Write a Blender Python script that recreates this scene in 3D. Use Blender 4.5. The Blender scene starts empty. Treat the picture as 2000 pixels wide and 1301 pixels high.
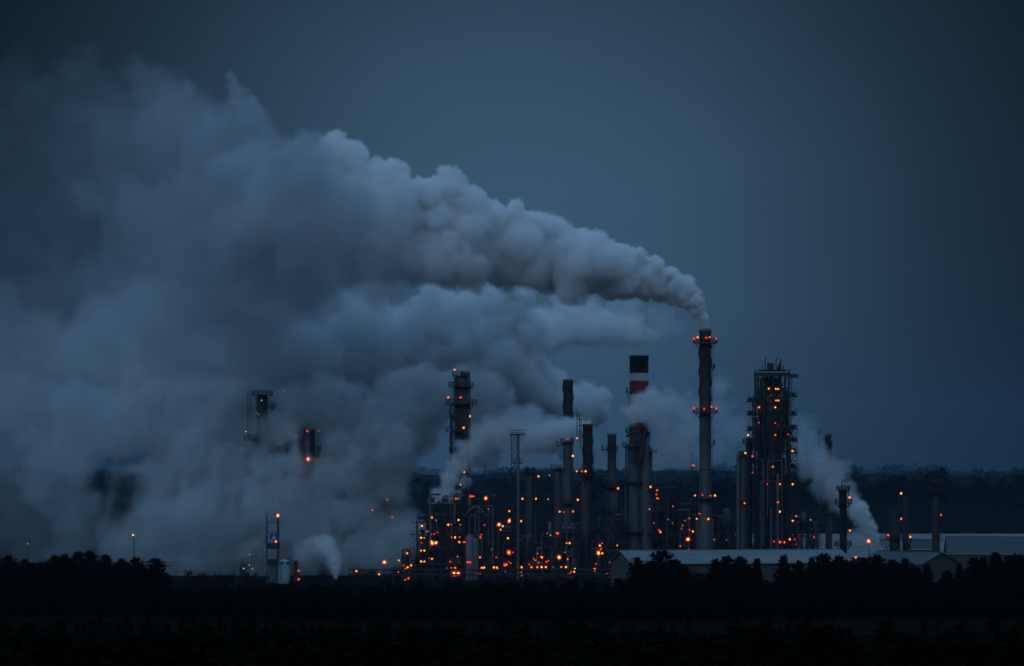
SKY_SX, SKY_SZ, SKY_AMP, SKY_BASE = 0.096, 0.09, 0.95, 0.05
ZENITH = (1.2, 2.5, 4.3)
SUN_E = 0.4
HAZE = 2.6e-5
import bpy, bmesh, math, random, time
import numpy as np
from mathutils import Vector, Matrix

R = math.radians
scene = bpy.context.scene
COL = scene.collection
T0 = time.time()

# ------------------------------------------------------------------ camera
F = 7500.0            # focal length in photo pixels (2000 wide)
CAMZ = 43.0
HORIZON = 915.0
cam_d = bpy.data.cameras.new('camera')
cam_d.sensor_width = 36.0
cam_d.lens = 36.0 * F / 2000.0
cam_d.shift_y = (HORIZON - 650.5) / 2000.0
cam_d.clip_start = 1.0
cam_d.clip_end = 40000.0
cam = bpy.data.objects.new('camera', cam_d)
COL.objects.link(cam)
cam.location = (0, 0, CAMZ)
cam.rotation_euler = (R(90), 0, 0)
scene.camera = cam

vs = scene.view_settings
vs.view_transform = 'Standard'
vs.look = 'None'
vs.exposure = 0.0
vs.gamma = 1.0
try:
    vs.use_curve_mapping = False
except Exception:
    pass

cy = scene.cycles
cy.use_denoising = True
cy.max_bounces = 10
cy.diffuse_bounces = 2
cy.glossy_bounces = 2
cy.transmission_bounces = 2
cy.volume_bounces = 8
cy.transparent_max_bounces = 32
cy.volume_step_rate = 1.6
cy.volume_max_steps = 512
cy.filter_width = 1.6
cy.sample_clamp_indirect = 2.0
cy.use_adaptive_sampling = True
cy.adaptive_threshold = 0.03


def W(px, py, Y):
    """world point seen at photo position px, py at depth Y"""
    return Vector(((px - 1000.0) / F * Y, Y, CAMZ - (py - HORIZON) / F * Y))


# ------------------------------------------------------------------ materials
def new_mat(name):
    m = bpy.data.materials.new(name)
    m.use_nodes = True
    nt = m.node_tree
    nt.nodes.clear()
    return m, nt


def surf(name, c0, c1=None, rough=0.6, metal=0.0, scale=0.3, bump=0.0, stretch=(1, 1, 1), spec=0.4):
    """painted or weathered surface: two tones mixed by object-space noise"""
    m, nt = new_mat(name)
    N, L = nt.nodes, nt.links
    out = N.new('ShaderNodeOutputMaterial')
    b = N.new('ShaderNodeBsdfPrincipled')
    L.new(b.outputs[0], out.inputs['Surface'])
    b.inputs['Roughness'].default_value = rough
    b.inputs['Metallic'].default_value = metal
    b.inputs['Specular IOR Level'].default_value = spec
    if c1 is None:
        c1 = tuple(v * 0.7 for v in c0)
    tc = N.new('ShaderNodeTexCoord')
    mp = N.new('ShaderNodeMapping')
    mp.inputs['Scale'].default_value = stretch
    L.new(tc.outputs['Object'], mp.inputs['Vector'])
    nz = N.new('ShaderNodeTexNoise')
    nz.inputs['Scale'].default_value = scale
    nz.inputs['Detail'].default_value = 5
    nz.inputs['Roughness'].default_value = 0.65
    L.new(mp.outputs[0], nz.inputs['Vector'])
    rp = N.new('ShaderNodeValToRGB')
    rp.color_ramp.elements[0].position = 0.36
    rp.color_ramp.elements[0].color = (*c1, 1)
    rp.color_ramp.elements[1].position = 0.62
    rp.color_ramp.elements[1].color = (*c0, 1)
    L.new(nz.outputs['Fac'], rp.inputs['Fac'])
    L.new(rp.outputs['Color'], b.inputs['Base Color'])
    if bump:
        bp = N.new('ShaderNodeBump')
        bp.inputs['Strength'].default_value = bump
        bp.inputs['Distance'].default_value = 0.3
        L.new(nz.outputs['Fac'], bp.inputs['Height'])
        L.new(bp.outputs[0], b.inputs['Normal'])
    return m


def emit(name, col, strength, alpha=1.0, sampled=True):
    m, nt = new_mat(name)
    N, L = nt.nodes, nt.links
    out = N.new('ShaderNodeOutputMaterial')
    e = N.new('ShaderNodeEmission')
    e.inputs[0].default_value = (*col, 1)
    e.inputs[1].default_value = strength
    if alpha < 1:
        t = N.new('ShaderNodeBsdfTransparent')
        mx = N.new('ShaderNodeMixShader')
        mx.inputs[0].default_value = alpha
        L.new(t.outputs[0], mx.inputs[1])
        L.new(e.outputs[0], mx.inputs[2])
        L.new(mx.outputs[0], out.inputs['Surface'])
    else:
        L.new(e.outputs[0], out.inputs['Surface'])
    if not sampled:
        m.cycles.emission_sampling = 'NONE'
    return m


# ------------------------------------------------------------------ sky and sun
SUN_EL, SUN_AZ = R(35), R(205)     # azimuth clockwise from +Y
world = bpy.data.worlds.new('World')
scene.world = world
world.use_nodes = True
nt = world.node_tree
nt.nodes.clear()
N, L = nt.nodes, nt.links
w_out = N.new('ShaderNodeOutputWorld')
bg = N.new('ShaderNodeBackground')
L.new(bg.outputs[0], w_out.inputs['Surface'])
sky = N.new('ShaderNodeTexSky')
sky.sky_type = 'NISHITA'
sky.sun_disc = False
sky.sun_elevation = SUN_EL
sky.sun_rotation = SUN_AZ
sky.altitude = 0
sky.air_density = 1.0
sky.dust_density = 1.0
sky.ozone_density = 3.0


def vmath(op, a, b=None):
    n = N.new('ShaderNodeVectorMath')
    n.operation = op
    for i, v in enumerate((a, b)):
        if v is None:
            continue
        if hasattr(v, 'type'):
            L.new(v, n.inputs[i])
        else:
            n.inputs[i].default_value = v
    return n.outputs['Value'] if op == 'DOT_PRODUCT' else n.outputs['Vector']


def smath(op, a, b=None, c=None, clamp=False):
    n = N.new('ShaderNodeMath')
    n.operation = op
    n.use_clamp = clamp
    for i, v in enumerate((a, b, c)):
        if v is None:
            continue
        if hasattr(v, 'type'):
            L.new(v, n.inputs[i])
        else:
            n.inputs[i].default_value = v
    return n.outputs[0]


tcw = N.new('ShaderNodeTexCoord')
dirv = tcw.outputs['Generated']
sep = N.new('ShaderNodeSeparateXYZ')
L.new(dirv, sep.inputs[0])
# sky brightest low over the plant, dimmed outwards to imitate lens vignetting
gx = smath('DIVIDE', smath('SUBTRACT', sep.outputs['X'], 20 / F), SKY_SX)
gz = smath('DIVIDE', smath('SUBTRACT', sep.outputs['Z'], (HORIZON - 470) / F), SKY_SZ)
q = smath('ADD', smath('MULTIPLY', gx, gx), smath('MULTIPLY', gz, gz))
lobe = smath('EXPONENT', smath('MULTIPLY', q, -1.0))
front = smath('GREATER_THAN', sep.outputs['Y'], 0.0)
cn = N.new('ShaderNodeTexNoise')
cn.inputs['Scale'].default_value = 14.0
cn.inputs['Detail'].default_value = 3
mpw = N.new('ShaderNodeMapping')
mpw.inputs['Scale'].default_value = (1, 1, 2.2)
L.new(dirv, mpw.inputs[0])
L.new(mpw.outputs[0], cn.inputs['Vector'])
cl = smath('MULTIPLY_ADD', cn.outputs['Fac'], 0.20, 0.90)
lum = smath('MULTIPLY', smath('MULTIPLY_ADD', smath('MULTIPLY', lobe, front), SKY_AMP, SKY_BASE), cl)
low_c = vmath('SCALE', (0.345, 0.765, 1.27))
N['Vector Math'].inputs['Scale'].default_value = 1.0
L.new(lum, [n for n in N if n.bl_idname == 'ShaderNodeVectorMath'][-1].inputs['Scale'])
# the cloud deck overhead lets more of the dusk sky through
mixc = N.new('ShaderNodeMixRGB')
mixc.inputs[0].default_value = 0.03
mixc.inputs[1].default_value = (*ZENITH, 1)
L.new(sky.outputs[0], mixc.inputs[2])
up = N.new('ShaderNodeMapRange')
up.interpolation_type = 'SMOOTHSTEP'
up.inputs['From Min'].default_value = 0.14
up.inputs['From Max'].default_value = 0.55
L.new(sep.outputs['Z'], up.inputs['Value'])
mixu = N.new('ShaderNodeMixRGB')
L.new(up.outputs[0], mixu.inputs[0])
L.new(low_c, mixu.inputs[1])
L.new(mixc.outputs[0], mixu.inputs[2])
L.new(mixu.outputs[0], bg.inputs[0])
bg.inputs[1].default_value = 0.12

sun_d = bpy.data.lights.new('sun', 'SUN')
sun_d.energy = SUN_E
sun_d.angle = R(50)
sun_d.color = (0.5, 0.74, 1.0)
sun = bpy.data.objects.new('sun', sun_d)
COL.objects.link(sun)
sdir = Vector((math.sin(SUN_AZ) * math.cos(SUN_EL), math.cos(SUN_AZ) * math.cos(SUN_EL), math.sin(SUN_EL)))
sun.rotation_euler = sdir.to_track_quat('Z', 'Y').to_euler()
sun.location = (0, 1000, 600)
# ------------------------------------------------------------------ smoke and steam
def tag(o, label=None, cat=None, group=None, kind=None):
    if label:
        o['label'] = label
    if cat:
        o['category'] = cat
    if group:
        o['group'] = group
    if kind:
        o['kind'] = kind
    return o


def value_noise(rs, axes, lam):
    """smooth lattice noise in [-1, 1] on a regular grid; axes = three 1-D coordinate arrays in metres"""
    g = [a / lam + 0.5 for a in axes]
    lo = [int(math.floor(a[0])) for a in g]
    n = [int(math.floor(a[-1])) - l + 3 for a, l in zip(g, lo)]
    A = rs.uniform(-1, 1, n).astype(np.float32)
    for ax in range(3):
        i = np.floor(g[ax]).astype(int) - lo[ax]
        t = (g[ax] - np.floor(g[ax])).astype(np.float32)
        t = t * t * (3 - 2 * t)
        sh = [1, 1, 1]
        sh[ax] = -1
        t = t.reshape(sh)
        A = np.take(A, i, axis=ax) * (1 - t) + np.take(A, i + 1, axis=ax) * t
    return A


def volume_material(name, col, mult, aniso=0.1):
    m, nt = new_mat(name)
    out = nt.nodes.new('ShaderNodeOutputMaterial')
    v = nt.nodes.new('ShaderNodeVolumePrincipled')
    v.inputs['Color'].default_value = (*col, 1)
    v.inputs['Density'].default_value = mult
    v.inputs['Anisotropy'].default_value = aniso
    v.inputs['Density Attribute'].default_value = 'density'
    nt.links.new(v.outputs[0], out.inputs['Volume'])
    return m


def plume(name, label, cat, puffs, vox, Y0, seed, col=(0.98, 0.985, 0.99), tau=5.0, soft=0.35, kids=9, grand=5,
          kid_r=(0.36, 0.55), noise=((0.6, 0.10), (0.27, 0.10), (0.12, 0.075), (0.055, 0.04)), holes=(), group=None, up=0.25, flat=0.0,
          hull=0.75, depth_j=0.35, rho_max=1.2, fade=None):
    """A smoke cloud grown from puffs (px, py, radius px, depth offset m, strength): every puff carries smaller puffs, those
    smaller ones again; the union is roughened by noise in step with the local puff size and stored as a density grid."""
    rnd = random.Random(seed)
    rs = np.random.RandomState(seed)
    sph = []                                     # x y z r strength parent_r
    for p in puffs:
        px, py, rp = p[:3]
        dy = p[3] if len(p) > 3 else 0.0
        st = p[4] if len(p) > 4 else 1.0
        if fade:                                 # smoke thinned towards the left to darken it, imitating vignetting
            t = min(max((px - fade[0]) / (fade[1] - fade[0]), 0.0), 1.0)
            st *= fade[2] + (1 - fade[2]) * t * t * (3 - 2 * t)
        Y = Y0 + dy
        c = W(px, py, Y)
        r = rp / F * Y
        c.y += rnd.uniform(-1, 1) * depth_j * r
        sph.append((c.x, c.y, c.z, r * 0.78, st, r))
        for _ in range(kids):
            d = Vector((rnd.gauss(0, 1), rnd.gauss(0, 1), rnd.gauss(up, 1))).normalized()
            if d.z < -0.3 and rnd.random() < flat:
                d.z = -0.3
            k = rnd.uniform(*kid_r) * r
            q = Vector((c.x, c.y, c.z)) + d * (r * 1.0 - k * 0.48)
            sph.append((q.x, q.y, q.z, k, st, r))
            for _ in range(grand):
                e = (d + Vector((rnd.gauss(0, 1), rnd.gauss(0, 1), rnd.gauss(up, 1))).normalized() * 0.9).normalized()
                kk = k * rnd.uniform(0.34, 0.52)
                s = q + e * (k - kk * 0.45)
                sph.append((s.x, s.y, s.z, kk, st, r))
    S = np.array(sph)
    lo = (S[:, :3] - S[:, 3:4] * 1.25).min(0) - 2 * vox
    hi = (S[:, :3] + S[:, 3:4] * 1.25).max(0) + 2 * vox
    n = [int(math.ceil((h - l) / vox)) + 1 for l, h in zip(lo, hi)]
    hi = lo + (np.array(n) - 1) * vox
    ax = [np.linspace(lo[k], hi[k], n[k]) for k in range(3)]
    rel = np.full(n, -9.0, np.float32)           # distance inside the surface over parent radius
    rad = np.full(n, S[:, 5].min(), np.float32)
    stg = np.zeros(n, np.float32)
    for x, y, z, r, st, pr in sph:
        ext = r + pr * 0.6
        sl, loc = [], []
        for k, c in enumerate((x, y, z)):
            a = max(0, int((c - ext - lo[k]) / vox))
            b = min(n[k], int((c + ext - lo[k]) / vox) + 2)
            sl.append(slice(a, b))
            loc.append(ax[k][a:b] - c)
        if any(s.start >= s.stop for s in sl):
            continue
        sl = tuple(sl)
        d = np.sqrt(loc[0][:, None, None] ** 2 + loc[1][None, :, None] ** 2 + loc[2][None, None, :] ** 2).astype(np.float32)
        v = (r - d) / pr
        m = v > rel[sl]
        rel[sl] = np.where(m, v, rel[sl])
        rad[sl] = np.where(m, pr, rad[sl])
        stg[sl] = np.where(m, st, stg[sl])
    # noise whose wavelength steps with the local puff size: blend two or three octave bands
    r_min, r_max = float(S[:, 5].min()), float(S[:, 5].max())
    bands = []
    b = r_max
    while True:
        bands.append(b)
        if b <= r_min * 1.2 or b < vox * 6:
            break
        b *= 0.5
    tot = np.zeros(n, np.float32)
    for fr, amp in noise:
        fields, acc = None, None
        for b in bands:
            lam = max(b * fr, vox * 1.6)
            f = value_noise(rs, ax, lam)
            f = 1.0 - 2.0 * np.abs(f)            # billows
            w = np.clip(1.0 - np.abs(np.log2(rad / b)), 0, 1)
            if b == bands[-1]:
                w = np.where(rad < b, 1, w)
            acc = f * w if acc is None else acc + f * w
        tot += amp * acc
    s = rel + tot
    gap = None
    if holes:                                    # ragged gaps torn in the cloud: px, py, rx, ry, depth offset, depth radius
        tear = 0.9 * value_noise(rs, ax, 11.0) + 0.65 * value_noise(rs, ax, 5.0) + 0.4 * value_noise(rs, ax, 2.4)
        gap = np.ones(n, np.float32)
        for h in holes:
            c = W(h[0], h[1], Y0 + h[4])
            kx, kz, ky = h[2] / F * Y0, h[3] / F * Y0, h[5]
            q = np.sqrt(((ax[0] - c.x) / kx)[:, None, None] ** 2 + ((ax[1] - c.y) / ky)[None, :, None] ** 2 +
                        ((ax[2] - c.z) / kz)[None, None, :] ** 2).astype(np.float32) + tear
            t = np.clip((q - 0.35) / 1.7, 0, 1)
            gap *= 0.07 + 0.93 * t * t * (3 - 2 * t)
    sh = np.clip(s / soft, 0, 1)
    sh = sh * sh * (3 - 2 * sh)
    rho = np.minimum(tau / (2.0 * rad), rho_max)
    dens = sh * rho * stg
    if gap is not None:
        dens *= gap
        sh *= gap
    for k in range(3):                           # nothing on the border of the grid
        idx = [slice(None)] * 3
        for e in (0, -1):
            idx[k] = e
            dens[tuple(idx)] = 0
            sh[tuple(idx)] = 0
    dens[dens < 0.002 * float(dens.max())] = 0
    # grid points travel as point attributes into a Volume Cube
    me = bpy.data.meshes.new(name + '_samples')
    cnt = n[0] * n[1] * n[2]
    me.vertices.add(cnt)
    a1 = me.attributes.new('density_value', 'FLOAT', 'POINT')
    a1.data.foreach_set('value', dens.astype(np.float32).ravel())
    a2 = me.attributes.new('shape_value', 'FLOAT', 'POINT')
    a2.data.foreach_set('value', (sh * np.minimum(stg, 1)).astype(np.float32).ravel())
    src = bpy.data.objects.new(name + '_samples', me)          # data only, never in the scene
    ng = bpy.data.node_groups.new(name + '_density', 'GeometryNodeTree')
    ng.interface.new_socket('Geometry', in_out='INPUT', socket_type='NodeSocketGeometry')
    ng.interface.new_socket('Geometry', in_out='OUTPUT', socket_type='NodeSocketGeometry')
    N, L = ng.nodes, ng.links
    go = N.new('NodeGroupOutput')
    gi = N.new('GeometryNodeObjectInfo')
    gi.transform_space = 'ORIGINAL'
    gi.inputs['Object'].default_value = src
    pos = N.new('GeometryNodeInputPosition')
    sub = N.new('ShaderNodeVectorMath')
    sub.operation = 'SUBTRACT'
    sub.inputs[1].default_value = tuple(lo)
    L.new(pos.outputs[0], sub.inputs[0])
    scl = N.new('ShaderNodeVectorMath')
    scl.operation = 'SCALE'
    scl.inputs['Scale'].default_value = 1.0 / vox
    L.new(sub.outputs[0], scl.inputs[0])
    rnd_n = N.new('ShaderNodeVectorMath')
    rnd_n.operation = 'ADD'
    rnd_n.inputs[1].default_value = (0.5, 0.5, 0.5)
    L.new(scl.outputs[0], rnd_n.inputs[0])
    flo = N.new('ShaderNodeVectorMath')
    flo.operation = 'FLOOR'
    L.new(rnd_n.outputs[0], flo.inputs[0])
    sp = N.new('ShaderNodeSeparateXYZ')
    L.new(flo.outputs[0], sp.inputs[0])

    def toint(sock):
        c = N.new('FunctionNodeFloatToInt')
        c.rounding_mode = 'ROUND'
        L.new(sock, c.inputs[0])
        return c.outputs[0]

    def imath(op, a, bb):
        c = N.new('FunctionNodeIntegerMath')
        c.operation = op
        L.new(a, c.inputs[0])
        if isinstance(bb, int):
            c.inputs[1].default_value = bb
        else:
            L.new(bb, c.inputs[1])
        return c.outputs[0]
    ix, iy, iz = toint(sp.outputs[0]), toint(sp.outputs[1]), toint(sp.outputs[2])
    idx = imath('ADD', imath('MULTIPLY', imath('ADD', imath('MULTIPLY', ix, n[1]), iy), n[2]), iz)

    def sample(attr):
        na = N.new('GeometryNodeInputNamedAttribute')
        na.data_type = 'FLOAT'
        na.inputs['Name'].default_value = attr
        si = N.new('GeometryNodeSampleIndex')
        si.data_type = 'FLOAT'
        si.domain = 'POINT'
        si.clamp = True
        L.new(gi.outputs['Geometry'], si.inputs['Geometry'])
        L.new(na.outputs['Attribute'], si.inputs['Value'])
        L.new(idx, si.inputs['Index'])
        return si.outputs[0]

    def cube(sock, res):
        vc = N.new('GeometryNodeVolumeCube')
        L.new(sock, vc.inputs['Density'])
        vc.inputs['Background'].default_value = 0.0
        vc.inputs['Min'].default_value = tuple(lo)
        vc.inputs['Max'].default_value = tuple(hi)
        vc.inputs['Resolution X'].default_value = res[0]
        vc.inputs['Resolution Y'].default_value = res[1]
        vc.inputs['Resolution Z'].default_value = res[2]
        return vc.outputs[0]
    mat = volume_material(name + '_vapour', col, 1.0)
    sm1 = N.new('GeometryNodeSetMaterial')
    sm1.inputs['Material'].default_value = mat
    L.new(cube(sample('density_value'), n), sm1.inputs[0])
    ob = bpy.data.objects.new(name, bpy.data.meshes.new(name))
    COL.objects.link(ob)
    if hull:                                     # the thick core as a closed surface filled with the same vapour
        v2m = N.new('GeometryNodeVolumeToMesh')
        v2m.inputs['Threshold'].default_value = hull
        L.new(cube(sample('shape_value'), [max(4, k // 2) for k in n]), v2m.inputs['Volume'])
        L.new(v2m.outputs[0], go.inputs[0])
        md = ob.modifiers.new('density', 'NODES')
        md.node_group = ng
        dg = bpy.context.evaluated_depsgraph_get()
        core = bpy.data.meshes.new_from_object(ob.evaluated_get(dg))
        ob.modifiers.clear()
        core.name = name
        ob.data = core
        core.materials.clear()
        core.materials.append(volume_material(name + '_core', col, 0.004))
    L.new(sm1.outputs[0], go.inputs[0])
    vd = bpy.data.volumes.new('vapour')
    vap = bpy.data.objects.new('vapour', vd)
    COL.objects.link(vap)
    vap.parent = ob
    md = vap.modifiers.new('density', 'NODES')
    md.node_group = ng
    vd.materials.append(mat)
    print('PLUME', name, n, cnt, 'spheres', len(sph), round(time.time() - T0, 1))
    tag(ob, label, cat, group)
    return ob


def along(path, jit, seed, extra=0):
    """puffs along a polyline of (px, py, r[, depth[, strength]]), spaced by radius"""
    rnd = random.Random(seed)
    out = []
    for a, b in zip(path, path[1:]):
        L_ = math.hypot(b[0] - a[0], b[1] - a[1])
        k = max(1, int(L_ / (0.45 * (a[2] + b[2]) / 2)))
        for i in range(k):
            t = i / k
            v = [a[j] + (b[j] - a[j]) * t for j in range(len(a))]
            v[0] += rnd.uniform(-jit, jit) * v[2]
            v[1] += rnd.uniform(-jit, jit) * v[2]
            v[2] *= rnd.uniform(0.85, 1.08)
            out.append(tuple(v))
    out.append(path[-1])
    return out
PL = [(1377, 636, 7), (1371, 620, 10), (1361, 602, 15), (1346, 585, 20), (1327, 572, 26), (1303, 563, 29), (1278, 556, 33), (1250, 551, 37),
      (1220, 546, 42), (1185, 538, 47), (1150, 529, 53), (1110, 519, 61), (1065, 511, 67), (1020, 502, 73), (970, 494, 78), (920, 487, 82),
      (870, 480, 86), (810, 474, 90), (750, 466, 94), (690, 460, 96), (630, 452, 98), (570, 446, 95)]
PL = [(x, y, r, 0, 1.0 if x > 800 else max(0.22, 1.0 - (800 - x) / 210.0)) for x, y, r in PL]
puffs = along(PL, 0.10, 3)
puffs += [(1311, 543, 17), (1296, 536, 14), (1276, 524, 19), (1240, 510, 23), (1222, 497, 17), (1204, 502, 20), (1165, 486, 24), (1150, 474, 16), (1128, 470, 22), (1108, 462, 16), (1088, 452, 26), (1052, 442, 30), (1010, 430, 30),
          (1270, 560, 24), (1180, 552, 30), (1080, 530, 40), (960, 424, 36), (925, 410, 34), (875, 362, 34), (888, 388, 40), (855, 385, 34), (860, 420, 50),
          (800, 400, 44), (752, 352, 38), (740, 390, 46), (690, 322, 36, 0, .75), (655, 300, 34, 0, .6), (628, 312, 30, 0, .5), (660, 350, 55, 0, .5), (600, 380, 60, 10, .3), (540, 420, 70, 10, .2)]
plume('smoke_plume', 'dense grey smoke plume blowing left from the top of the tallest slim stack', 'smoke plume', puffs, 0.6, 1500.0, 11,
      tau=7.5, flat=0.8, kid_r=(0.20, 0.58), kids=12, grand=3, soft=0.13, col=(0.997, 0.995, 0.997))

# old smoke spread over the upper left of the sky
puffs = [(494, 275, 36, 0, 1), (490, 240, 28, 0, 1), (478, 205, 22, 0, .9), (467, 182, 17, 0, .6), (457, 164, 12, 0, .45), (449, 150, 8, 0, .3), (478, 320, 60, 0, .9), (455, 265, 40, 0, .6), (430, 300, 90, 0, .8), (330, 300, 110, 10, .55), (230, 280, 120, 20, .45), (130, 300, 130, 20, .35), (30, 330, 140, 20, .3),
         (-70, 380, 150, 20, .3), (300, 200, 80, 20, .3), (180, 190, 90, 20, .25), (60, 210, 100, 20, .2), (540, 410, 95, 0, 1), (450, 430, 120, 0, .9), (350, 440, 130, 10, .75), (250, 440, 130, 10, .6), (140, 450, 140, 10, .45),
         (30, 480, 140, 10, .4), (-80, 520, 150, 10, .35), (560, 520, 110, 10, 1), (470, 560, 120, 10, 1), (370, 570, 120, 20, .9), (270, 570, 120, 20, .75), (170, 580, 130, 20, .6), (60, 600, 130, 20, .5), (-60, 640, 140, 20, .4),
          (590, 350, 70, -62, .8), (560, 430, 85, -62, .8), (640, 420, 75, -66, .6), (690, 490, 70, -66, .5), (610, 520, 85, -62, .8), (700, 400, 50, -66, .35), (520, 500, 90, -50, .9), (740, 540, 55, -66, .5), (480, 350, 60, -40, .8)]
plume('smoke_cloud', 'wide soft bank of old smoke hanging over the upper left sky', 'smoke cloud', puffs, 1.1, 1540.0, 12,
      fade=(0, 620, 0.16), tau=3.0, soft=0.24, col=(0.70, 0.73, 0.755), noise=((0.7, 0.16), (0.3, 0.13), (0.13, 0.08)), kids=8, grand=3, holes=((180, 455, 60, 35, -20, 40), (400, 500, 30, 16, -20, 30), (500, 590, 30, 14, -20, 30)))

# middle plume from the straked stack in the smoke
PM = [(1152, 812, 26, 14, 1), (1140, 800, 36, 15, 1), (1115, 792, 46, 17, 1), (1075, 790, 54, 18, 1), (1035, 775, 60, 16, 1), (995, 740, 70, 8, 1), (965, 700, 76, 10, 1), (925, 680, 80, 12, 1), (870, 680, 85, 14, 1),
      (810, 690, 90, 16, 1), (740, 690, 100, 18, 1), (660, 690, 110, 20, 1), (570, 700, 115, 20, 1), (480, 700, 120, 20, .9), (390, 710, 120, 20, .8), (290, 710, 125, 20, .7), (190, 710, 125, 20, .6), (80, 720, 130, 20, .5), (-40, 730, 135, 20, .4)]
puffs = along(PM, 0.10, 5)
puffs += [(1000, 640, 48, 10), (1010, 600, 34, 10), (960, 610, 50, 12), (900, 615, 48, 14), (850, 610, 44, 14), (985, 580, 26, 8), (1030, 660, 42, 10), (1165, 790, 28, 14), (1070, 760, 34, 16), (930, 740, 44, 6),
          (820, 760, 45, 6), (760, 780, 46, 6), (690, 790, 50, 8)]
plume('smoke_plume', 'dark bottomed smoke plume rolling left from the strake wound stack', 'smoke plume', puffs, 0.9, 1578.0, 13,
      fade=(-20, 760, 0.18), tau=6.0, flat=0.7, soft=0.14, col=(0.935, 0.95, 0.96), kid_r=(0.34, 0.55), kids=9, grand=4)

# farther cloud between that plume and the chimney
puffs = [(1240, 650, 34, 0, .6), (1200, 645, 42, 0, .9), (1150, 640, 48, 0, 1), (1100, 640, 52, 0, 1), (1050, 640, 50, 0, 1), (1000, 650, 50, 0, 1), (1270, 655, 24, 0, .35), (1290, 640, 40, 0, .15), (1220, 610, 40, 0, .25), (1140, 605, 34, 0, .5)]
plume('smoke_cloud', 'separate dark bottomed cloud behind, between the two smoke plumes and the banded chimney', 'smoke cloud', puffs, 1.0, 1680.0, 14, tau=5.0, soft=0.4, flat=0.9)

# ground steam over the left
puffs = [(880, 760, 50, 0, .7), (940, 790, 50, 0, .7), (1000, 830, 45, -5, .7), (1050, 850, 42, -5, .7), (1090, 850, 34, -5, .6), (830, 800, 62, 5, .9), (760, 830, 75, 5, .9), (690, 850, 85, 10, 1), (610, 840, 85, 10, 1), (540, 850, 85, 10, 1), (470, 840, 80, 10, 1), (400, 830, 78, 10, .9),
         (320, 820, 70, 10, .9), (285, 780, 45, 10, .8), (270, 745, 26, 10, .7), (240, 830, 75, 10, .8), (160, 850, 80, 10, .7), (70, 860, 90, 10, .6), (-30, 870, 100, 10, .5), (20, 770, 60, 10, .4),
         (760, 900, 70, 0, .9), (690, 930, 85, 0, 1), (610, 930, 85, 0, 1), (530, 930, 85, 0, 1), (450, 930, 85, 0, .9), (370, 920, 85, 0, .8), (300, 960, 80, 0, .7), (120, 960, 80, 0, .5), (30, 950, 90, 0, .35),
         (780, 980, 40, -5, .7), (720, 1010, 80, -5, .9), (640, 1020, 85, -5, .9), (560, 1020, 80, -5, .9), (480, 1030, 80, -5, .8), (400, 1030, 80, -5, .7), (320, 1040, 75, -5, .6), (230, 1040, 75, -5, .45), (140, 1040, 75, -5, .35), (50, 1040, 80, -5, .25),
         (790, 1050, 40, -10, .7), (740, 1080, 55, -10, .6), (680, 1090, 50, -10, .5), (600, 1090, 50, -10, .4), (520, 1090, 60, -10, .5), (440, 1090, 60, -10, .5), (380, 1100, 50, -10, .4), (960, 860, 45, 0, .5), (920, 880, 40, 5, .4)]
plume('steam_cloud', 'broad low bank of steam hiding the plant left of the big column', 'steam cloud', puffs, 1.0, 1555.0, 15,
      fade=(-50, 560, 0.25), tau=5.6, soft=0.16, col=(0.85, 0.88, 0.90), noise=((0.7, 0.14), (0.3, 0.12), (0.13, 0.09)), kids=8, grand=3, hull=0.9,
      holes=((822, 950, 30, 26, -10, 90), (838, 985, 30, 14, -10, 90), (240, 950, 34, 30, -10, 80), (225, 990, 22, 22, -10, 80), (500, 785, 20, 24, -22, 26), (514, 800, 14, 16, -22, 26), (484, 815, 8, 55, -22, 26), (486, 856, 16, 9, -22, 26),
             (542, 880, 26, 12, -22, 26), (558, 872, 10, 16, -22, 26), (590, 865, 11, 36, -22, 26), (611, 868, 16, 36, -22, 26), (597, 925, 10, 30, -22, 26), (602, 965, 20, 22, -22, 26), (757, 985, 34, 26, -22, 30)))

# chimney steam drifting in front of the bands
puffs = [(1280, 802, 26, 0, 1.2), (1258, 800, 28, -8, 1.3), (1238, 808, 22, -8, 1.2), (1264, 778, 18, -8, 1.2), (1300, 790, 34, 4, .8), (1330, 800, 36, 6, .6), (1290, 830, 36, 4, .7), (1330, 850, 40, 6, .5), (1300, 870, 36, 6, .5), (1370, 830, 40, 15, .35), (1400, 800, 40, 15, .35),
         (1400, 760, 30, 15, .3), (1430, 840, 44, 15, .3), (1280, 900, 30, 6, .3), (1275, 770, 16, -4, .7), (1330, 890, 40, 15, .35), (1390, 880, 40, 18, .3)]
plume('steam_cloud', 'thin steam drifting across the middle of the banded chimney', 'steam cloud', puffs, 0.7, 1535.0, 16, tau=3.0, soft=0.6, kids=8, grand=4, hull=0.85)

# steam rising at right
PR = [(1712, 1066, 4, 0, 1.1), (1706, 1052, 8, 0, 1.0), (1697, 1036, 13, 0, .9), (1684, 1018, 18, 0, .8), (1672, 1002, 20, 2, .7), (1658, 985, 25, 6, .6), (1640, 962, 31, 10, .52), (1618, 938, 36, 14, .46), (1596, 910, 38, 18, .4), (1575, 880, 38, 20, .3), (1555, 850, 34, 22, .18), (1545, 830, 28, 22, .12)]
puffs = along(PR, 0.12, 8) + [(1690, 1008, 15, 0, 1.1), (1701, 1030, 13, 0, 1.2), (1709, 1050, 9, 0, 1.3), (1680, 994, 15, 0, .9), (1700, 1066, 16, 6, .5), (1680, 1060, 20, 8, .4), (1670, 1050, 20, 8, .3), (1720, 1075, 10, 4, .5)]
plume('steam_plume', 'steam plume climbing left from the ground beside the bright right lamp', 'steam plume', puffs, 0.5, 1500.0, 17, tau=3.2, soft=0.35, rho_max=1.0, hull=0.6, col=(0.93, 0.94, 0.95))

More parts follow.
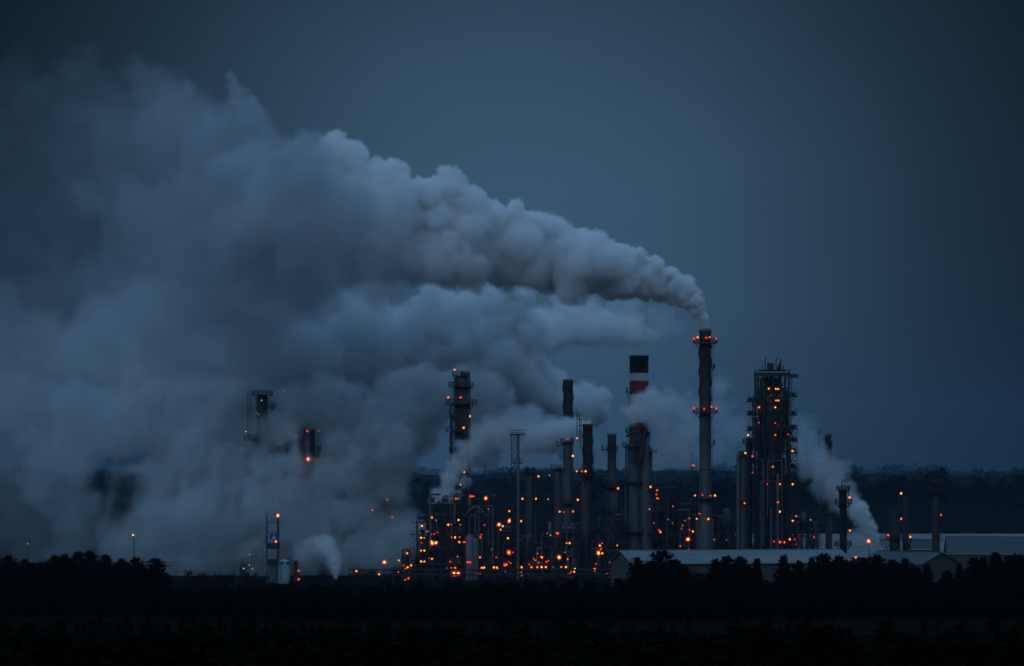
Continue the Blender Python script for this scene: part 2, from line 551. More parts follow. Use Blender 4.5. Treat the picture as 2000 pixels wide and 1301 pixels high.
# small puffs
puffs = along([(656, 1128, 4, 0, 1), (655, 1112, 8, 0, 1), (650, 1095, 13, 0, .9), (645, 1075, 18, 2, .8), (636, 1062, 18, 4, .7), (615, 1070, 22, 6, .4), (590, 1080, 22, 6, .25)], 0.1, 4)
plume('steam_plume', 'small white steam puff rising from the dark ground right of the silo', 'steam plume', puffs, 0.5, 1480.0, 18, tau=3.5, soft=0.4, hull=0.8)
puffs = along([(868, 985, 9, 0, 1), (868, 968, 14, 0, 1), (872, 948, 18, 0, 1), (880, 925, 20, 2, .9), (900, 900, 22, 0, .8), (925, 865, 26, 0, .7), (955, 850, 30, 2, .6), (990, 840, 32, 4, .5), (1030, 850, 28, 4, .4)], 0.12, 5)
puffs += [(850, 965, 14, 2, .7), (845, 985, 10, 2, .6), (890, 965, 12, 0, .6), (905, 940, 14, 0, .5)]
plume('steam_plume', 'curl of steam crossing the lower half of the big left column', 'steam plume', puffs, 0.5, 1486.0, 19, tau=2.8, soft=0.5, hull=0.85)
puffs = along([(1150, 830, 8, 0, 1), (1140, 832, 14, 0, 1), (1120, 838, 20, 0, .9), (1090, 845, 24, 0, .8), (1050, 855, 26, 2, .7), (1010, 868, 28, 2, .5)], 0.12, 6)
plume('steam_plume', 'pale steam streaming left from the rusty stack over the slim column', 'steam plume', puffs, 0.6, 1530.0, 20, tau=3.5, soft=0.45, hull=0.85)
# ------------------------------------------------------------------ mesh helpers
M = {
    'steel': surf('weathered_steel', (0.07, 0.076, 0.081), (0.04, 0.043, 0.046), 0.6, scale=0.35, stretch=(1, 1, 0.25)),
    'dark': surf('dark_steel', (0.022, 0.024, 0.027), (0.012, 0.012, 0.014), 0.65, scale=0.5),
    'pale': surf('pale_cladding', (0.12, 0.128, 0.132), (0.07, 0.075, 0.078), 0.55, scale=0.3, stretch=(1, 1, 0.2)),
    'rust': surf('rusty_steel', (0.075, 0.038, 0.03), (0.03, 0.018, 0.016), 0.75, scale=0.5, stretch=(1, 1, 0.4)),
    'white': surf('white_paint', (0.62, 0.63, 0.62), (0.46, 0.46, 0.45), 0.5, scale=0.4),
    'red': surf('red_paint', (0.27, 0.016, 0.02), (0.19, 0.012, 0.014), 0.5, scale=0.4),
    'black': surf('black_paint', (0.012, 0.013, 0.016), (0.007, 0.008, 0.009), 0.6, scale=0.4),
    'concrete': surf('concrete', (0.11, 0.108, 0.10), (0.07, 0.068, 0.066), 0.85, scale=0.3, stretch=(1, 1, 0.3)),
    'vignetteroof': surf('vignette_darkened_roof', (0.052, 0.066, 0.071), (0.035, 0.045, 0.049), 0.7, scale=0.12, stretch=(0.4, 1, 1)),  # roof colour darkened for the right sheds, standing in for vignetting
    'tankwhite': surf('tank_white_paint', (0.24, 0.33, 0.33), (0.16, 0.22, 0.23), 0.5, scale=0.25, stretch=(1, 1, 0.3)),
    'teal': surf('teal_paint', (0.03, 0.13, 0.15), (0.02, 0.09, 0.10), 0.5, scale=0.4),
    'blue': surf('blue_sign_paint', (0.015, 0.05, 0.30), (0.012, 0.04, 0.24), 0.4, scale=0.4),
    'roof': surf('snow_dusted_metal_roof', (0.14, 0.172, 0.182), (0.10, 0.125, 0.134), 0.6, scale=0.12, stretch=(0.4, 1, 1)),
    'cream': surf('cream_cladding', (0.09, 0.08, 0.062), (0.06, 0.053, 0.042), 0.7, scale=0.15),
    'tan': surf('tan_cladding', (0.085, 0.066, 0.054), (0.06, 0.046, 0.04), 0.7, scale=0.15),
    'pipe': surf('pipe_lagging', (0.10, 0.10, 0.10), (0.05, 0.05, 0.05), 0.5, scale=0.6),
}


class MB:
    """collects shapes and links them as one mesh object"""

    def __init__(self):
        self.v, self.f, self.mi, self.mats, self.sm = [], [], [], [], []
        self.cur = 0

    def use(self, m):
        if m not in self.mats:
            self.mats.append(m)
        self.cur = self.mats.index(m)
        return self

    def add(self, vs, fs, smooth=False):
        o = len(self.v)
        self.v += [tuple(p) for p in vs]
        for f in fs:
            self.f.append(tuple(o + i for i in f))
            self.mi.append(self.cur)
            self.sm.append(smooth)

    def box(self, c, s):
        x, y, z = c
        a, b, d = s[0] / 2, s[1] / 2, s[2] / 2
        vs = [(x + i * a, y + j * b, z + k * d) for i in (-1, 1) for j in (-1, 1) for k in (-1, 1)]
        self.add(vs, [(0, 1, 3, 2), (4, 6, 7, 5), (0, 4, 5, 1), (2, 3, 7, 6), (0, 2, 6, 4), (1, 5, 7, 3)])

    def bar(self, p, q, w, n=4):
        """straight member of n sides between two points"""
        self.tube([p, q], w / 2, n, smooth=n > 5)

    def tube(self, pts, r, n=10, smooth=True, cap=True):
        pts = [Vector(p) for p in pts]
        rr = r if isinstance(r, (list, tuple)) else [r] * len(pts)
        ring, vs = [], []
        up = None
        for i, p in enumerate(pts):
            d = (pts[min(i + 1, len(pts) - 1)] - pts[max(i - 1, 0)]).normalized()
            if up is None:
                up = Vector((0, 0, 1)) if abs(d.z) < 0.9 else Vector((0, 1, 0))
            s = d.cross(up).normalized()
            u = s.cross(d).normalized()
            up = u
            for k in range(n):
                a = 2 * math.pi * (k + 0.5) / n
                vs.append(p + (s * math.cos(a) + u * math.sin(a)) * rr[i])
        fs = []
        for i in range(len(pts) - 1):
            for k in range(n):
                a, b = i * n + k, i * n + (k + 1) % n
                fs.append((a, b, b + n, a + n))
        self.add(vs, fs, smooth)
        if cap:
            e = (len(pts) - 1) * n
            self.add(vs[:n], [tuple(range(n - 1, -1, -1))])
            self.add(vs[e:], [tuple(range(n))])

    def lathe(self, c, prof, n=24, smooth=True, close=True):
        """profile of (radius, z) turned about the vertical through c"""
        vs, fs = [], []
        for r, z in prof:
            for k in range(n):
                a = 2 * math.pi * k / n
                vs.append((c[0] + r * math.cos(a), c[1] + r * math.sin(a), c[2] + z))
        for i in range(len(prof) - 1):
            for k in range(n):
                a, b = i * n + k, i * n + (k + 1) % n
                fs.append((a, b, b + n, a + n))
        self.add(vs, fs, smooth)
        if close:
            if prof[0][0] > 0.01:
                self.add(vs[:n], [tuple(range(n - 1, -1, -1))])
            if prof[-1][0] > 0.01:
                self.add(vs[-n:], [tuple(range(n))])

    def ring(self, c, r0, r1, h, a0=0, a1=360, n=20):
        """flat annular slab, whole or a sector"""
        full = a1 - a0 >= 359
        m = n if full else max(3, int(n * (a1 - a0) / 360))
        vs = []
        for k in range(m + (0 if full else 1)):
            a = R(a0 + (a1 - a0) * k / m)
            for r, z in ((r0, 0), (r1, 0), (r1, h), (r0, h)):
                vs.append((c[0] + r * math.cos(a), c[1] + r * math.sin(a), c[2] + z))
        fs = []
        cnt = m + (0 if full else 1)
        for k in range(m):
            a, b = k * 4, ((k + 1) % cnt) * 4
            for j in range(4):
                fs.append((a + j, b + j, b + (j + 1) % 4, a + (j + 1) % 4))
        if not full:
            fs += [(0, 1, 2, 3), ((cnt - 1) * 4 + 3, (cnt - 1) * 4 + 2, (cnt - 1) * 4 + 1, (cnt - 1) * 4)]
        self.add(vs, fs)

    def ringrail(self, c, r, h=1.15, a0=0, a1=360, w=0.13, posts=12):
        full = a1 - a0 >= 359
        m = max(3, int(posts * (a1 - a0) / 360))
        P = []
        for k in range(m + (0 if full else 1)):
            a = R(a0 + (a1 - a0) * k / m)
            P.append((c[0] + r * math.cos(a), c[1] + r * math.sin(a), c[2]))
        for p in P:
            self.bar(p, (p[0], p[1], p[2] + h), w)
        for k in range(m):
            p, q = P[k], P[(k + 1) % len(P)]
            for z in (h, h * 0.55):
                self.bar((p[0], p[1], p[2] + z), (q[0], q[1], q[2] + z), w)

    def ladder(self, p, h, face=-1, w=0.5, cage=True):
        x, y, z = p
        for s in (-w / 2, w / 2):
            self.bar((x + s, y, z), (x + s, y, z + h), 0.12)
        for k in range(int(h / 0.9)):
            self.bar((x - w / 2, y, z + 0.5 + k * 0.9), (x + w / 2, y, z + 0.5 + k * 0.9), 0.08)
        if cage:
            for k in range(int(h / 1.8)):
                zz = z + 2 + k * 1.8
                if zz > z + h:
                    break
                self.tube([(x - 0.4, y, zz), (x - 0.4, y + face * 0.6, zz), (x + 0.4, y + face * 0.6, zz), (x + 0.4, y, zz)], 0.05, 4, False)

    def build(self, name, m=None, parent=None):
        me = bpy.data.meshes.new(name)
        me.from_pydata([tuple(v) for v in self.v], [], self.f)
        for mm in (self.mats or [m]):
            me.materials.append(mm)
        if self.mats:
            me.polygons.foreach_set('material_index', self.mi)
        me.polygons.foreach_set('use_smooth', self.sm)
        me.update()
        o = bpy.data.objects.new(name, me)
        COL.objects.link(o)
        if parent is not None:
            o.parent = parent
            o.matrix_parent_inverse = parent.matrix_world.inverted() if False else Matrix.Translation(-parent.location)
        return o


def thing(name, loc, label, cat, group=None, kind=None):
    o = bpy.data.objects.new(name, None)
    o.location = loc
    o.empty_display_size = 1
    COL.objects.link(o)
    return tag(o, label, cat, group, kind)


# ------------------------------------------------------------------ lamps
LAMP_C = {
    'y': ((1.0, 0.30, 0.03), (1.0, 0.12, 0.008)),        # sodium lamp
    'g': ((0.95, 0.42, 0.045), (0.9, 0.20, 0.012)),      # yellower lamp
    'a': ((1.0, 0.215, 0.018), (1.0, 0.10, 0.006)),      # amber lamp
    'h': ((1.0, 0.42, 0.15), (1.0, 0.10, 0.01)),        # sodium lamp
    'w': ((0.95, 0.86, 0.50), (0.6, 0.45, 0.15)),       # pale lamp
    'o': ((1.0, 0.085, 0.006), (0.9, 0.06, 0.006)),        # deep orange
    'r': ((1.0, 0.03, 0.025), (0.9, 0.02, 0.02)),        # red warning lamp
    'p': ((0.95, 0.30, 0.28), (0.5, 0.12, 0.12)),       # dim pinkish
}
LAMP_MAT = {}
for k, (a, b) in LAMP_C.items():
    LAMP_MAT[k] = (emit('lamp_filament_' + k, a, {'p': 0.9, 'w': 1.4, 'o': 4.0, 'r': 3.4}.get(k, 4.6)), emit('lamp_halo_' + k, b, {'p': .3, 'w': .3}.get(k, 0.6), 0.35, sampled=False))  # outer glowing shell is added to imitate lens glow around each lamp
LAMP_MESH = {}


def lamp_mesh(kind, size):
    key = (kind, size)
    if key not in LAMP_MESH:
        bm = bmesh.new()
        r0, r1 = {'s': (0.20, 0.36), 'm': (0.30, 0.54), 'b': (0.50, 1.1)}[size]
        bmesh.ops.create_icosphere(bm, subdivisions=1, radius=r0)
        n0 = len(bm.faces)
        bmesh.ops.create_icosphere(bm, subdivisions=2, radius=r1)
        bm.faces.ensure_lookup_table()
        for i, f in enumerate(bm.faces):
            f.material_index = 0 if i < n0 else 1
            f.smooth = True
        me = bpy.data.meshes.new('lamp')
        bm.to_mesh(me)
        bm.free()
        me.materials.append(LAMP_MAT[kind][0])
        me.materials.append(LAMP_MAT[kind][1])
        LAMP_MESH[key] = me
    return LAMP_MESH[key]


def crop(x0, y0, sc):
    return lambda x, y: (x0 + x / sc, y0 + y / sc)


c1 = crop(780, 680, 2.827)
c2 = crop(980, 720, 3.0955)
c3 = crop(1160, 620, 2.5037)
c4 = crop(1410, 680, 2.829)
c5 = crop(1540, 820, 3.826)
c6 = crop(420, 730, 3.096)
c8 = crop(400, 950, 3.707)
N_LAMPS = 0


def lamps(parent, Y, cr, lst):
    """lamps fixed to a structure; lst of (x, y, code) in crop coordinates, code = colour and size"""
    global N_LAMPS
    for x, y, code in lst:
        px, py = cr(x, y) if cr else (x, y)
        k, s = code[0], (code[1] if len(code) > 1 else 'm')
        hh = (px * 3.37 + py * 5.91) % 1.0
        if k == 'y':
            k = 'h' if s == 'b' else ('g' if hh < 0.28 else ('a' if hh > 0.72 else 'y'))
        o = bpy.data.objects.new('lamp', lamp_mesh(k, s))
        COL.objects.link(o)
        p = W(px, py, Y)
        o.location = p - parent.location
        o.parent = parent
        h = (px * 7.13 + py * 3.71) % 1.0
        o.scale = (0.76 + 0.42 * h, 0.76 + 0.42 * h, 0.8 + 0.45 * ((h * 7) % 1))
        o.rotation_euler = (0, R(25), h * 6)
        N_LAMPS += 1
# ------------------------------------------------------------------ plant structures
def column(name, label, cat, px, w, top, base, Y, mat='steel', plats=(), head='dome', strakes=None, ladder=None, bands=None,
           rings=6, skirt=None, pipe=None, group=None, legs=None, taper=0.0):
    """vertical vessel or stack. px centre, w width, top/base rows in photo pixels; plats = (row, a0, a1, reach m, brace)"""
    s = Y / F
    b = W(px, base, Y)
    b.z = max(b.z, 0.0)
    t = W(px, top, Y)
    H, r = t.z - b.z, w * s / 2
    root = thing(name, b, label, cat, group)
    m = MB()
    if bands:                                    # painted bands: (row, material) from the top down
        rows = [(top, bands[0][1])] + [(q[0], q[1]) for q in bands[1:]]
        zs = [W(px, q[0], Y).z for q in rows] + [b.z]
        for i, (row, mm) in enumerate(rows):
            z0, z1 = zs[i + 1], zs[i]
            part = MB()
            k = [1 + taper * (t.z - z) / H for z in (z0, z1)]
            prof = [(r * k[0], z0), (r * k[1], z1 - 0.004)]
            if i == 0:
                prof += [(r * 1.04, z1), (r * 1.04, z1 + 0.9), (r * 0.86, z1 + 0.9), (r * 0.84, z1 - 6)]
            part.lathe((b.x, b.y, 0), prof, 32, close=i != 0)
            part.build('paint_band' if i < len(rows) - 1 else 'shaft', M[mm], root)
    else:
        prof = [(r * (1 + taper), 0)]
        if skirt:
            zs = W(px, skirt[0], Y).z - b.z
            rs = skirt[1] * s / 2
            prof = [(rs, 0), (rs, zs - (rs - r) * 0.8), (r, zs)]
        for k in range(1, rings):
            z = H * k / rings
            if skirt and z < prof[2][1] + 1:
                continue
            rr = r * (1 + taper * (1 - k / rings))
            m.ring((b.x, b.y, b.z + z - 0.12), rr * 0.98, rr + 0.09, 0.24, n=28)
        if head == 'dome':
            prof += [(r, H - r * 0.55), (r * 0.9, H - r * 0.25), (r * 0.6, H - r * 0.06), (0.02, H)]
        elif head == 'open':
            prof += [(r, H - 1.2), (r * 1.08, H - 1.1), (r * 1.08, H), (r * 0.86, H), (r * 0.84, H - 6)]
        elif head == 'cap':
            prof += [(r, H - 1.5), (r * 1.1, H - 1.4), (r * 1.1, H - 0.5), (r * 0.75, H), (r * 0.6, H), (r * 0.58, H - 5)]
        m.lathe(b, prof, 28, close=head == 'dome')
        m.build('shell', M[mat], root)
    if strakes:                                  # helical wind strakes between two rows
        z1, z0 = W(px, strakes[0], Y).z - b.z, W(px, strakes[1], Y).z - b.z
        turns, depth = strakes[2], strakes[3]
        sm = MB()
        for j in range(3):
            vs, fs = [], []
            ns = int(turns * 26)
            for k in range(ns + 1):
                a = 2 * math.pi * (turns * k / ns + j / 3.0)
                z = b.z + z0 + (z1 - z0) * k / ns
                for rr in (r * 0.98, r + depth):
                    for dz in (-0.2, 0.2):
                        vs.append((b.x + rr * math.cos(a), b.y + rr * math.sin(a), z + dz))
            for k in range(ns):
                i = k * 4
                for q in ((0, 1, 5, 4), (1, 3, 7, 5), (3, 2, 6, 7), (2, 0, 4, 6)):
                    fs.append(tuple(i + e for e in q))
            sm.add(vs, fs)
        sm.build('wind_strake', M['dark' if mat != 'rust' else 'rust'], root)
    for p in plats:
        row, a0, a1, reach = p[:4]
        z = W(px, row, Y).z
        c = (b.x, b.y, z)
        d = MB()
        d.ring(c, r * 0.99, r + reach, 0.34, a0, a1, 24)
        for k in range(max(2, int((a1 - a0) / 60))):
            a = R(a0 + (a1 - a0) * (k + 0.5) / max(2, int((a1 - a0) / 60)))
            d.bar((b.x + r * math.cos(a), b.y + r * math.sin(a), z - reach * 0.9),
                  (b.x + (r + reach * 0.9) * math.cos(a), b.y + (r + reach * 0.9) * math.sin(a), z), 0.22)
        dk = d.build('platform', M['dark'], root)
        g = MB()
        g.ringrail(c, r + reach - 0.1, 1.8, a0, a1, 0.26, 16)
        o = g.build('railing', M['dark'], dk)
        o.matrix_parent_inverse = Matrix.Identity(4)
        o.parent = dk
        dk_inv = Matrix.Translation(-root.location)
        o.matrix_parent_inverse = dk_inv if False else Matrix.Identity(4)
    if ladder:
        side, r0_, r1_ = ladder
        z1, z0 = W(px, r0_, Y).z, W(px, r1_, Y).z
        lm = MB()
        x = b.x + side * (r + 0.55)
        lm.ladder((x, b.y - 0.3, z0), z1 - z0)
        for k in range(int((z1 - z0) / 6)):
            lm.bar((b.x + side * r * 0.9, b.y - 0.3, z0 + 3 + k * 6), (x, b.y - 0.3, z0 + 3 + k * 6), 0.12)
        lm.build('ladder', M['dark'], root)
    for pp in pipe or ():
        # (offset px, top row, bottom row, radius m): a riser beside the shell that bends into it at the top
        off, r0_, r1_, pr = pp
        z1, z0 = W(px, r0_, Y).z, max(W(px, r1_, Y).z, 0.3)
        x = b.x + off * s
        pm = MB()
        pts = [(x, b.y - r * 0.5, z0), (x, b.y - r * 0.5, z1 - 1.6), (x - math.copysign(0.5, off), b.y - r * 0.4, z1 - 0.5),
               (x - math.copysign(1.6, off), b.y - r * 0.3, z1), (b.x, b.y, z1)]
        pm.tube(pts, pr, 10)
        for k in range(int((z1 - z0) / 9)):
            pm.bar((x, b.y - r * 0.5, z0 + 5 + k * 9), (b.x + math.copysign(r * 0.8, off), b.y - r * 0.3, z0 + 5 + k * 9), 0.18)
        pm.build('riser_pipe', M['pipe'], root)
    if legs:
        z1 = W(px, legs[0], Y).z
        lg = MB()
        hw = legs[1] * s / 2
        for sx in (-1, 1):
            for sy in (-1, 1):
                lg.bar((b.x + sx * hw, b.y + sy * hw, 0), (b.x + sx * hw, b.y + sy * hw, z1), 0.55)
        nz = max(1, int(z1 / 8))
        for k in range(nz + 1):
            z = z1 * k / nz if k else 0.3
            for sg in (-1, 1):
                lg.bar((b.x - hw, b.y + sg * hw, z), (b.x + hw, b.y + sg * hw, z), 0.35)
                lg.bar((b.x + sg * hw, b.y - hw, z), (b.x + sg * hw, b.y + hw, z), 0.35)
            if k < nz:
                for sg in (-1, 1):
                    lg.bar((b.x - hw, b.y + sg * hw, z), (b.x + hw, b.y + sg * hw, z1 * (k + 1) / nz), 0.25)
        lg.build('support_frame', M['dark'], root)
    return root, b, r, H


def frame(root, x0, x1, y0, y1, z0, z1, nx, ny, nz, w=0.45, brace=True, mat='dark', name='steel_frame', deck=True, skip=()):
    """open steel structure with decks; returns nothing, adds parts to root"""
    m = MB()
    xs = [x0 + (x1 - x0) * i / nx for i in range(nx + 1)]
    ys = [y0 + (y1 - y0) * i / ny for i in range(ny + 1)]
    zs = [z0 + (z1 - z0) * i / nz for i in range(nz + 1)]
    for x in xs:
        for y in ys:
            m.bar((x, y, z0), (x, y, z1), w)
    for z in zs[1:]:
        for y in ys:
            m.bar((x0, y, z), (x1, y, z), w * 0.8)
        for x in xs:
            m.bar((x, y0, z), (x, y1, z), w * 0.8)
    if brace:
        for i in range(nx):
            for k in range(nz):
                if (i + k) % 2 == 0:
                    m.bar((xs[i], y0, zs[k]), (xs[i + 1], y0, zs[k + 1]), w * 0.5)
                else:
                    m.bar((xs[i + 1], y0, zs[k]), (xs[i], y0, zs[k + 1]), w * 0.5)
                m.bar((xs[i], y1, zs[k]), (xs[i + 1], y1, zs[k + 1]), w * 0.5)
    m.build(name, M[mat], root)
    if deck:
        for k, z in enumerate(zs[1:]):
            if k in skip:
                continue
            d = MB()
            d.box(((x0 + x1) / 2, (y0 + y1) / 2, z + w * 0.4 + 0.06), (x1 - x0 + 0.6, y1 - y0 + 0.6, 0.12))
            dk = d.build('deck', M['dark'], root)
            g = MB()
            zz = z + w * 0.4 + 0.12
            for (a, b2) in (((x0, y0), (x1, y0)), ((x1, y0), (x1, y1)), ((x0, y0), (x0, y1))):
                L_ = math.hypot(b2[0] - a[0], b2[1] - a[1])
                kk = max(2, int(L_ / 2.0))
                for q in range(kk + 1):
                    t = q / kk
                    g.bar((a[0] + (b2[0] - a[0]) * t, a[1] + (b2[1] - a[1]) * t, zz), (a[0] + (b2[0] - a[0]) * t, a[1] + (b2[1] - a[1]) * t, zz + 1.1), 0.1)
                for h in (0.6, 1.1):
                    g.bar((a[0], a[1], zz + h), (b2[0], b2[1], zz + h), 0.1)
            o = g.build('railing', M['dark'], dk)


def kit(root, rnd, x0, x1, y0, y1, zs, dens=1.0, mats=('steel', 'pipe', 'dark', 'pale')):
    """vessels, drums, exchangers and pipe runs standing on the decks at heights zs"""
    for k, z in enumerate(zs):
        wspan = x1 - x0
        for _ in range(int(max(1, wspan / 7 * dens))):
            x = rnd.uniform(x0 + 1.2, x1 - 1.2)
            y = rnd.uniform(y0 + 1, min(y1 - 1, y0 + 6))
            kind = rnd.random()
            m = MB()
            if kind < 0.4:
                r, h = rnd.uniform(0.7, 1.5), rnd.uniform(2.5, 6)
                m.lathe((x, y, z), [(r, 0.4), (r, h - r * 0.5), (r * 0.6, h - r * 0.1), (0.02, h)], 14)
                m.build('pressure_vessel', M[rnd.choice(mats)], root)
            elif kind < 0.75:
                r, l = rnd.uniform(0.6, 1.2), rnd.uniform(3, 6)
                xa, xb = max(x0, x - l / 2), min(x1, x + l / 2)
                m.tube([(xa - 0.3, y, z + r + 0.8), (xa, y, z + r + 0.8), (xb, y, z + r + 0.8), (xb + 0.3, y, z + r + 0.8)], [r * 0.5, r, r, r * 0.5], 14)
                for xx in (xa + 0.6, xb - 0.6):
                    m.box((xx, y, z + 0.45), (0.4, r * 1.4, 0.9))
                m.build('exchanger_drum', M[rnd.choice(mats)], root)
            else:
                m.box((x, y, z + 1.2), (rnd.uniform(1.5, 3.5), 2, rnd.uniform(1.6, 2.6)))
                m.build('equipment_cabinet', M[rnd.choice(mats)], root)
    for _ in range(int((x1 - x0) / 3.2 * dens)):
        x = rnd.uniform(x0 + 0.5, x1 - 0.5)
        y = y0 - rnd.uniform(0.3, 1.1)
        za, zb = rnd.choice(zs), rnd.choice(zs) + rnd.uniform(1, 4)
        if abs(zb - za) < 3:
            za = zs[0]
        lo, hi = min(za, zb), max(za, zb)
        r = rnd.uniform(0.14, 0.42)
        xe = min(max(x + rnd.uniform(-7, 7), x0), x1)
        m = MB()
        m.tube([(x, y, lo), (x, y, hi - 0.8), (x + math.copysign(0.25, xe - x), y, hi - 0.2), (x + math.copysign(0.9, xe - x), y, hi), (xe, y, hi), (xe, y + 2, hi)], r, 8)
        m.build('pipe_run', M[rnd.choice(mats)], root)


rnd = random.Random(5)

# --- tall straked stack with the red lights
root, b, r, H = column('exhaust_stack', 'tallest slim grey stack with spiral strakes and two rings of red lights', 'stack', 1377.5, 23, 642, 1130, 1500,
                       'steel', plats=((671, 0, 360, 2.5), (807, 0, 360, 2.5), (720, -40, 20, 1.5), (868, -40, 20, 1.5), (925, -40, 20, 1.2), (975, 0, 360, 2.0)),
                       head='cap', strakes=(676, 782, 0.95, 0.42), ladder=(1, 665, 985), rings=16, taper=0.10, skirt=(1010, 34))
lamps(root, 1496, c3, [(489, 104, 'rm'), (507, 97, 'ym'), (550, 101, 'rm'), (566, 97, 'om'), (598, 104, 'rm'), (489, 445, 'rm'), (539, 447, 'rm'),
                       (575, 437, 'om'), (599, 446, 'rm'), (494, 871, 'ym'), (592, 871, 'ym'), (503, 985, 'ym'), (560, 986, 'ym'), (531, 868, 'os'), (570, 872, 'os'), (516, 960, 'rs')])

# --- banded chimney
root, b, r, H = column('banded_chimney', 'wide chimney with black white and red painted bands half hidden by steam', 'chimney', 1248, 37, 699, 1130, 1545, 'concrete',
                       bands=((699, 'black'), (729, 'white'), (744, 'red'), (770, 'white'), (826, 'red'), (868, 'concrete')), plats=((766, 150, 210, 1.6), (845, 0, 360, 1.6)),
                       ladder=(-1, 768, 1000), taper=0.03)

# --- twin columns in front of the chimney
root, b, r, H = column('twin_column', 'pair of fat columns joined under a cage of pipework before the banded chimney', 'process column', 1239, 27, 868, 1130, 1495, 'steel',
                       plats=((873, 0, 360, 2.2), (944, 0, 360, 1.6), (1040, 0, 360, 2)), head='dome', ladder=(-1, 872, 1010), rings=9, pipe=((-17, 868, 1120, 0.35), (9, 850, 1120, 0.4)))
m = MB()
x2 = W(1262, 0, 1495).x
m.lathe((x2, 1494, 0), [(2.4, 0), (2.4, 50.5), (1.7, 51.8), (0.02, 52.3)], 24)
for k in range(1, 7):
    m.ring((x2, 1494, 7.4 * k), 2.36, 2.5, 0.26, n=24)
m.build('second_shell', M['steel'], root)
z0 = W(0, 872, 1495).z
cage = MB()
xa, xb = W(1233, 0, 1495).x, W(1268, 0, 1495).x
for x in np.linspace(xa, xb, 6):
    for y in (1491.5, 1497):
        cage.bar((x, y, z0 - 6), (x, y, z0 + 7.5 - abs(x - xa - 2.5) * 0.4), 0.3)
for z in (z0 + 1, z0 + 3.4, z0 + 5.6):
    for y in (1491.5, 1497):
        cage.bar((xa, y, z), (xb, y, z), 0.3)
cage.build('pipe_cage', M['dark'], root)
for k in range(9):
    p = MB()
    x = rnd.uniform(xa, xb)
    p.tube([(x, 1491, z0 - rnd.uniform(0, 9)), (x, 1491, z0 + rnd.uniform(2, 5)), (x + rnd.uniform(-1.5, 1.5), 1491.5, z0 + rnd.uniform(5.5, 7.5)), (x + rnd.uniform(-3, 3), 1494, z0 + 4)], rnd.uniform(0.2, 0.5), 8)
    p.build('overhead_pipe', M['dark'], root)
for row in (884, 958, 1042):
    d = MB()
    z = W(0, row, 1495).z
    d.ring((x2, 1494, z), 2.4, 4.3, 0.25, -80, 80)
    d.ringrail((x2, 1494, z), 4.2, 1.3, -80, 80)
    d.build('side_platform', M['dark'], root)
lamps(root, 1490, c3, [(277, 829, 'ym'), (309, 845, 'om'), (305, 866, 'os'), (308, 884, 'om'), (315, 886, 'os'), (326, 1050, 'ym'), (272, 938, 'ws')])

# --- big column on the left
root, b, r, H = column('distillation_column', 'big dark column with gooseneck pipe on top and stacked ring platforms rising from steam', 'process column', 900.5, 27, 733, 1130, 1500, 'steel',
                       plats=((735, 0, 360, 0.9), (756, 0, 360, 2.2), (790, 0, 360, 3.6), (843, 100, 280, 3.6), (815, 150, 210, 2), (866, 150, 210, 2), (880, 0, 360, 2.0), (905, 120, 240, 2)),
                       head='dome', ladder=(-1, 735, 930), rings=10, pipe=((15, 729, 1080, 0.75), (-18, 805, 1100, 0.45), (-20, 892, 1100, 0.5), (11, 742, 1100, 0.4)))
m = MB()
rq = random.Random(6)
for k in range(7):
    z = W(0, 790 + 25 * k, 1500).z
    x = b.x - r - 0.5
    m.tube([(x + 0.5, 1498, z), (x - 0.8, 1498, z - 0.6), (x - 1.1, 1498, z - 3), (x - 0.6, 1498, z - 5.4), (x + 0.5, 1498, z - 6)], 0.28, 8)
for k in range(5):
    x = b.x + r * (-0.6 + 0.35 * k)
    m.tube([(x, 1496.4, 12), (x, 1496.4, W(0, 742 + 22 * k, 1500).z)], 0.22, 8)
m.build('side_piping', M['dark'], root)
lamps(root, 1494, c1, [(305, 119, 'ym'), (270, 272, 'ym'), (338, 272, 'om'), (390, 376, 'ym'), (355, 440, 'ym'), (358, 684, 'ym'), (338, 754, 'ym')])
m = MB()
m.bar(W(887.5, 733, 1500), W(887.5, 718, 1500), 0.2)
m.build('lamp_post', M['dark'], root)

# --- derrick mast
def lattice(root, cx, cy, z0, z1, w0, w1, n, bw=0.22, name='lattice_frame', mat='dark'):
    m = MB()
    cs = [(-1, -1), (1, -1), (1, 1), (-1, 1)]

    def pt(k, c):
        t = k / n
        w = (w0 + (w1 - w0) * t) / 2
        return (cx + c[0] * w, cy + c[1] * w, z0 + (z1 - z0) * t)
    for c in cs:
        m.bar(pt(0, c), pt(n, c), bw * 1.4)
    for k in range(n):
        for i in range(4):
            a, c = cs[i], cs[(i + 1) % 4]
            m.bar(pt(k + 1, a), pt(k + 1, c), bw)
            m.bar(pt(k, a if k % 2 else c), pt(k + 1, c if k % 2 else a), bw)
    return m.build(name, M[mat], root)


